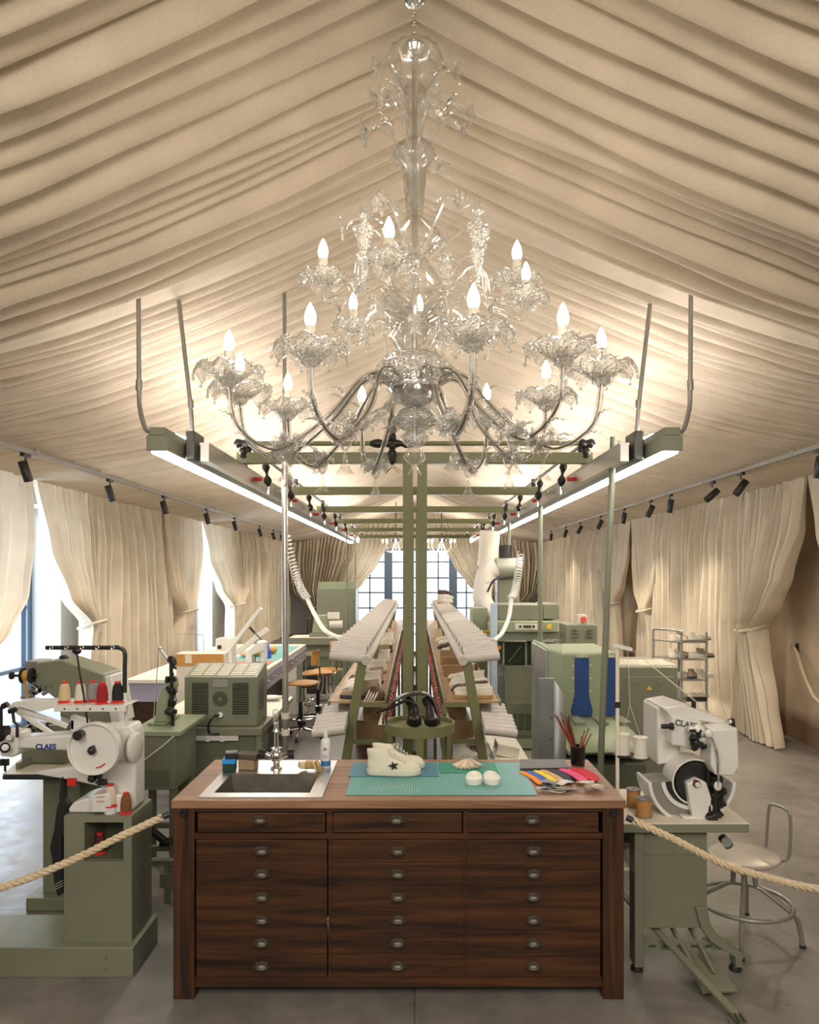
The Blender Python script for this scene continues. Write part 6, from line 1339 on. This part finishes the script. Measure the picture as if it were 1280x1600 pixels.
# ================================================================== RIGHT FRONT MACHINE
t=thing('rotary_sewing_machine','white sewing machine with curved cradle on green treadle table, front right','sewing machine',(1.3,3.8,0))
tx0,tx1,ty0,ty1,tz=.965,1.592,3.5,4.06,.733
m=MB(); m.box(tx0,tx1,ty0,ty1,tz-.045,tz-.004); m.build('table_edge',M['sage'],t,bevel=.002); m=MB(); m.box(tx0,tx1,ty0,ty1,tz-.004,tz); m.build('table_surface',M['cream'],t)
zl=lambda py: ZZ(py,3.55)
m=MB(); m.box(XX(992,3.55),XX(1105,3.55),3.55,3.62,zl(1450),tz-.045); m.box(XX(992,3.55),XX(1105,3.55),3.546,3.55,zl(1335),zl(1333)); m.cyl((XX(1054,3.55),3.55,zl(1331)),(XX(1054,3.55),3.545,zl(1331)),.005); m.build('front_panel',M['sage'],t,bevel=.003)
def leg(xs,foot):
    m=MB(); m.box(xs,xs+.045,3.53,3.62,0.03,tz-.045); m.build('leg',M['sage'],t,bevel=.004); m=MB(); m.lathe([(.0,0),(.03,0),(.03,.012),(.02,.03)],(xs+.022,3.57,0),14); m.build('foot',M['black'],t)
leg(XX(992,3.53),0)
pts=[(1085,1415),(1103,1415),(1108,1440),(1122,1462),(1140,1478),(1158,1488),(1158,1526),(1147,1526),(1146,1492),(1128,1482),(1108,1468),(1094,1448)]
m=MB(); m.prism([(XX(a,3.55),ZZ(b,3.55)+.0) for a,b in pts],3.53,3.60,'xz'); m.v=[Vector((v.x,v.y,max(v.z,.03))) for v in m.v]; m.build('leg',M['sage'],t,bevel=.003); m=MB(); m.lathe([(.0,0),(.03,0),(.03,.012),(.02,.03)],(XX(1152,3.55),3.57,0),14); m.build('foot',M['black'],t)
m=MB(); m.box(XX(1005,3.55),XX(1146,3.55),3.56,3.60,.10,.145)
m.build('cross_rail',M['sage'],t); m=MB()
for i in range(6): m.box(XX(1015+i*22,3.55),XX(1026+i*22,3.55),3.557,3.561,.115,.125)
m.build('rail_slots',M['slit'],t)
for (a,b_) in ((( XX(1010,3.9),3.9,.30),(XX(1085,3.45),3.42,.06)),((XX(1040,3.9),3.9,.30),(XX(1112,3.45),3.42,.06))):
    m=MB(); m.bar(a,b_,.014,.022); m.build('pedal_arm',M['sage'],t)
m=MB(); v0=[P(1075,1503,3.55),P(1115,1500,3.55),P(1148,1558,3.3),P(1108,1562,3.3)]; 
for v in v0: v.z=max(v.z,.03)
v0=[Vector((1.30,3.58,.075)),Vector((1.43,3.58,.08)),Vector((1.46,3.32,.045)),Vector((1.30,3.32,.035))]
m.add(v0+[v-Vector((0,0,.012)) for v in v0],[(0,1,2,3),(7,6,5,4),(0,4,5,1),(1,5,6,2),(2,6,7,3),(3,7,4,0)]); m.build('treadle_plate',M['sage'],t,bevel=.002)
m=MB(); m.bar((1.03,3.9,.30),(1.40,3.12,.014),.036,.010); m.build('slide_bar',M['sage'],t); m=MB()
for i in range(3): m.box(1.345+i*.022,1.355+i*.022,3.10,3.16,.032+.0,.036)
m.build('bar_slots',M['slit'],t)
m=MB(); m.cyl(P(1128,1308,3.7),P(1140,1322,3.65),.022); m.cyl(P(1136,1316,3.62),P(1136,1316,3.58),.024); m.build('knee_switch',M['dgrey'],t)
# inner shelf with clutter
m=MB(); m.box(.97,1.05,3.6,3.9,ZZ(1348,3.7),ZZ(1343,3.7)); m.build('side_shelf',M['cream'],t)
YM=3.62
q=lambda px,py,y=YM: P(px,py,y)
def pz(pts,y0,y1,name,mt,bev=.006,par=None,y=YM):
    m=MB(); m.prism([(XX(a,y),ZZ(b,y)) for a,b in pts],y0,y1,'xz'); return m.build(name,M[mt] if isinstance(mt,str) else mt,par or t,bevel=bev,seg=3)
pz([(1034,1278),(1146,1278),(1146,1287),(1034,1287)],3.62,3.84,'machine_bed','white')
# curved cradle
def ringpts(cx,cy,r0,r1,a0,a1,n=20):
    o=[(cx+r1*math.cos(a0+(a1-a0)*i/n),cy+r1*math.sin(a0+(a1-a0)*i/n)) for i in range(n+1)]; i_=[(cx+r0*math.cos(a0+(a1-a0)*i/n),cy+r0*math.sin(a0+(a1-a0)*i/n)) for i in range(n,-1,-1)]; return o+i_
m=MB(); cx_,cy_=1080,1218
def annulus(m,r0,r1,a0,a1,ya,yb_,n=26):
    P0=ringpts(cx_,cy_,r0,r1,a0,a1,n); k=n+1
    pts=[(XX(a,YM),ZZ(b,YM)) for a,b in P0]
    vs=[(u,ya,w) for u,w in pts]+[(u,yb_,w) for u,w in pts]; N_=len(pts)
    fs=[]
    for i in range(n):
        j0,j1=i,i+1; o0,o1=N_-1-i,N_-2-i
        fs+=[(j0,j1,o1,o0),(N_+j0,N_+o0,N_+o1,N_+j1),(j0,N_+j0,N_+j1,j1),(o0,o1,N_+o1,N_+o0)]
    fs+=[(0,N_-1,2*N_-1,N_),(n,N_+n,N_+N_-1-n,N_-1-n)]
    m.add(vs,fs)
annulus(m,63,69,.05,PI-.05,3.60,3.80); m.build('cradle_rim',M['white'],t,bevel=.004)
m=MB(); annulus(m,30,65,.08,PI-.08,3.625,3.78); m.build('cradle_plate',mat('cradle_grey',(.24,.23,.20),.45,.2),t)
m=MB(); annulus(m,30,39,.9,PI-.1,3.618,3.64); m.build('belt_slot',M['black'],t); m=MB(); annulus(m,41,47,.9,PI-.1,3.615,3.64); m.build('cradle_trim',M['white'],t)
# arched black drum
c=q(1082,1215,3.66); m=MB(); m.lathe([(0,0),(.098,0),(.104,.01),(.104,.12),(0,.12)],(c.x,3.61,c.z-.01),40,ax=(0,1,0)); m.build('drum',M['black'],t)
m=MB(); m.lathe([(.106,.0),(.114,.0),(.114,.14),(.106,.14)],(c.x-.004,3.61,c.z-.008),40,ax=(0,1,0)); m.build('drum_cover',M['white'],t)
# column and head
pz([(1040,1112),(1062,1107),(1078,1110),(1078,1200),(1040,1206)],3.74,3.98,'column','white',.012)
pz([(1052,1118),(1100,1128),(1102,1168),(1086,1175),(1066,1168),(1053,1167)],3.64,3.86,'arm','white',.012)
pz([(1041,1109),(1070,1104),(1140,1128),(1140,1136),(1052,1122)],3.66,3.95,'top_cover','white',.006)
pz([(1101,1133),(1139,1131),(1142,1190),(1133,1204),(1106,1203),(1098,1186)],3.52,3.66,'needle_head','white',.008)
c=q(1089,1140,3.62); m=MB()
for dx,dz,r in ((0,0,.03),(-.035,.005,.018),(.02,-.05,.018),(-.01,-.06,.015)): m.lathe([(0,-.03),(r*.6,-.03),(r,-.01),(r,.01),(0,.02)],(c.x+dx,3.60,c.z+dz),18,ax=(0,-1,0))
m.build('tension_knobs',M['white'],t); m=MB(); rr=random.Random(5)
for i in range(16): a=q(rr.uniform(1082,1100),rr.uniform(1140,1170),3.585); m.obox(a,(rr.uniform(.008,.03),.02,rr.uniform(.008,.03)),(rr.random(),rr.random()*2,0))
m.cyl(q(1034,1135),q(1050,1135),.012); m.cyl(q(1047,1135,3.62),q(1052,1135,3.62),.018); m.cyl(q(1084,1112,3.8),q(1084,1090,3.8),.012); m.bar(q(1072,1092,3.8),q(1104,1092,3.8),.02,.02)
for i in range(16): a=q(rr.uniform(1104,1130),rr.uniform(1205,1275),3.585); m.obox(a,(rr.uniform(.012,.04),.03,rr.uniform(.012,.04)),(rr.random(),rr.random()*2,0))
m.cyl(q(1122,1204,3.58),q(1116,1288,3.56),.012); m.cyl(q(1108,1204,3.58),q(1106,1230,3.58),.009)
m.build('mechanism',M['blackm'],t)
m=MB(); m.prism([(XX(1096,YM),ZZ(1270,YM)),(XX(1112,YM),ZZ(1262,YM)),(XX(1112,YM),ZZ(1291,YM)),(XX(1100,YM),ZZ(1290,YM))],3.54,3.60,'xz'); m.build('presser_foot',M['black'],t,bevel=.003)
pz([(1068,1220),(1084,1212),(1098,1218),(1104,1236),(1112,1262),(1098,1268),(1094,1286),(1076,1284),(1058,1270),(1078,1272),(1072,1248)],3.57,3.62,'work_arm','white',.008)
m=MB(); c=q(1089,1225,3.565); m.lathe([(0,-.01),(.014,-.01),(.018,0),(.02,.012),(0,.012)],c,18,ax=(0,1,0)); m.build('pivot_cap',M['brown'],t); m=MB(); m.lathe([(0,-.012),(.012,-.012),(.012,0)],c,18,ax=(0,1,0)); m.build('pivot_boss',M['cream'],t)
m=MB(); m.tube(cr([q(1108,1146,3.51),q(1114,1156,3.50),q(1122,1180,3.50),q(1123,1205,3.51),q(1122,1230,3.53)],6),.005,6); m.build('thread_lever',M['chrome'],t); m=MB(); m.ball(q(1108,1146,3.51),(.02,.012,.02)); m.ball(q(1122,1228,3.54),(.02,.014,.024)); m.build('lever_knobs',M['white'],t)
m=MB(); m.bar(q(1143,1123,3.6),q(1147,1160,3.6),.02,.022); m.bar(q(1147,1160,3.6),q(1141,1176,3.6),.02,.018); m.build('side_bracket',M['blackm'],t); m=MB(); m.ball(q(1142,1128,3.58),.010); m.ball(q(1142,1156,3.58),.008); m.ball(q(1144,1178,3.58),(.010,.01,.022)); m.build('bracket_bolts',M['chrome'],t)
text('CLAES',(XX(1072,3.64),3.637,ZZ(1132,3.64)),.04,(PI/2,.2,0),mat('grey_print_ink',(.12,.12,.12),.4),t)
for a in ((1060,1228),(1048,1222),(1064,1253)): 
    c=q(*a,3.636); m=MB(); m.cyl(c,c+Vector((0,.01,0)),.006); m.build('plate_bolt',M['black'],t)
# thread stand
t=thing('thread_stand','tall cream thread stand with black spool plate behind the counter corner','thread stand',(XX(965,3.85),3.85,tz))
xs,ysd=XX(965,3.85),3.85
m=MB(); m.cyl((xs,ysd,tz),(xs,ysd,ZZ(1010,ysd)),.010); m.build('post',M['cream'],t); m=MB(); m.bar((xs-.02,ysd,ZZ(1008,ysd)),(xs+.07,ysd-.03,ZZ(1014,ysd)),.04,.016); m.build('thread_arm',M['white'],t)
zs=ZZ(1180,ysd); m=MB(); m.cyl((xs,ysd,zs+.25),(xs,ysd,zs+.28),.016)
for dx,dy in ((.035,.02),(.105,-.05)): m.lathe([(0,-.006),(.045,-.006),(.05,0),(0,0)],(xs+dx,ysd+dy,zs),24)
m.bar((xs,ysd,zs-.004),(xs+.1,ysd-.04,zs-.004),.03,.008); m.build('spool_plate',M['black'],t)
def spool(label,c,col,r=.033,h=.10,fl='cream'):
    t=thing('thread_spool',label,'thread spool',c); m=MB(); m.lathe([(0,h),(r*1.12,h),(r*1.12,h+.006),(r*.25,h+.007),(r*.25,h+.001),(0,h+.001)],c,26); m.lathe([(0,0),(r*1.12,0),(r*1.12,.005),(0,.005)],c,26); m.build('flange',M[fl],t)
    m=MB(); m.lathe([(r,.005),(r*1.02,h*.3),(r*.97,h*.6),(r,h)],c,26); m.build('thread',mat('spool_thread',col,.7,bump=.4,bscale=200,stretch=(1,1,8)),t)
spool('white thread spool on the stand, left of two',(xs+.035,ysd+.02,zs+.001),(.72,.69,.62))
spool('white thread spool on the stand, right of two with loose thread',(xs+.105,ysd-.05,zs+.001),(.74,.71,.64))
spool('amber thread spool on the cream table, farther of two',(XX(990,3.75),3.75,tz+.001),(.42,.20,.06),.034,.085,'grey')
spool('amber thread spool on the cream table, nearer of two',(XX(1006,3.6),3.6,tz+.001),(.45,.22,.07),.036,.085,'grey')
t=thing('thread_strand','fine pale threads running from the stand to the white machine','thread',(xs,ysd,1.5)); m=MB(); z0=ZZ(1012,ysd)
for e in ((1060,1075,3.7),(1106,1112,3.62),(1104,1108,3.62)): m.tube([(xs+.06,ysd-.02,z0),P(*e)],.0012,4)
for e in (((xs+.105),(ysd-.05),zs+.11),((xs+.035),ysd+.02,zs+.11)): m.tube([(xs+.05,ysd-.02,z0),((xs+.06),ysd-.02,z0-.3),e],.0012,4)
m.build('threads',M['canvas'],t)
bpy.context.view_layer.update()
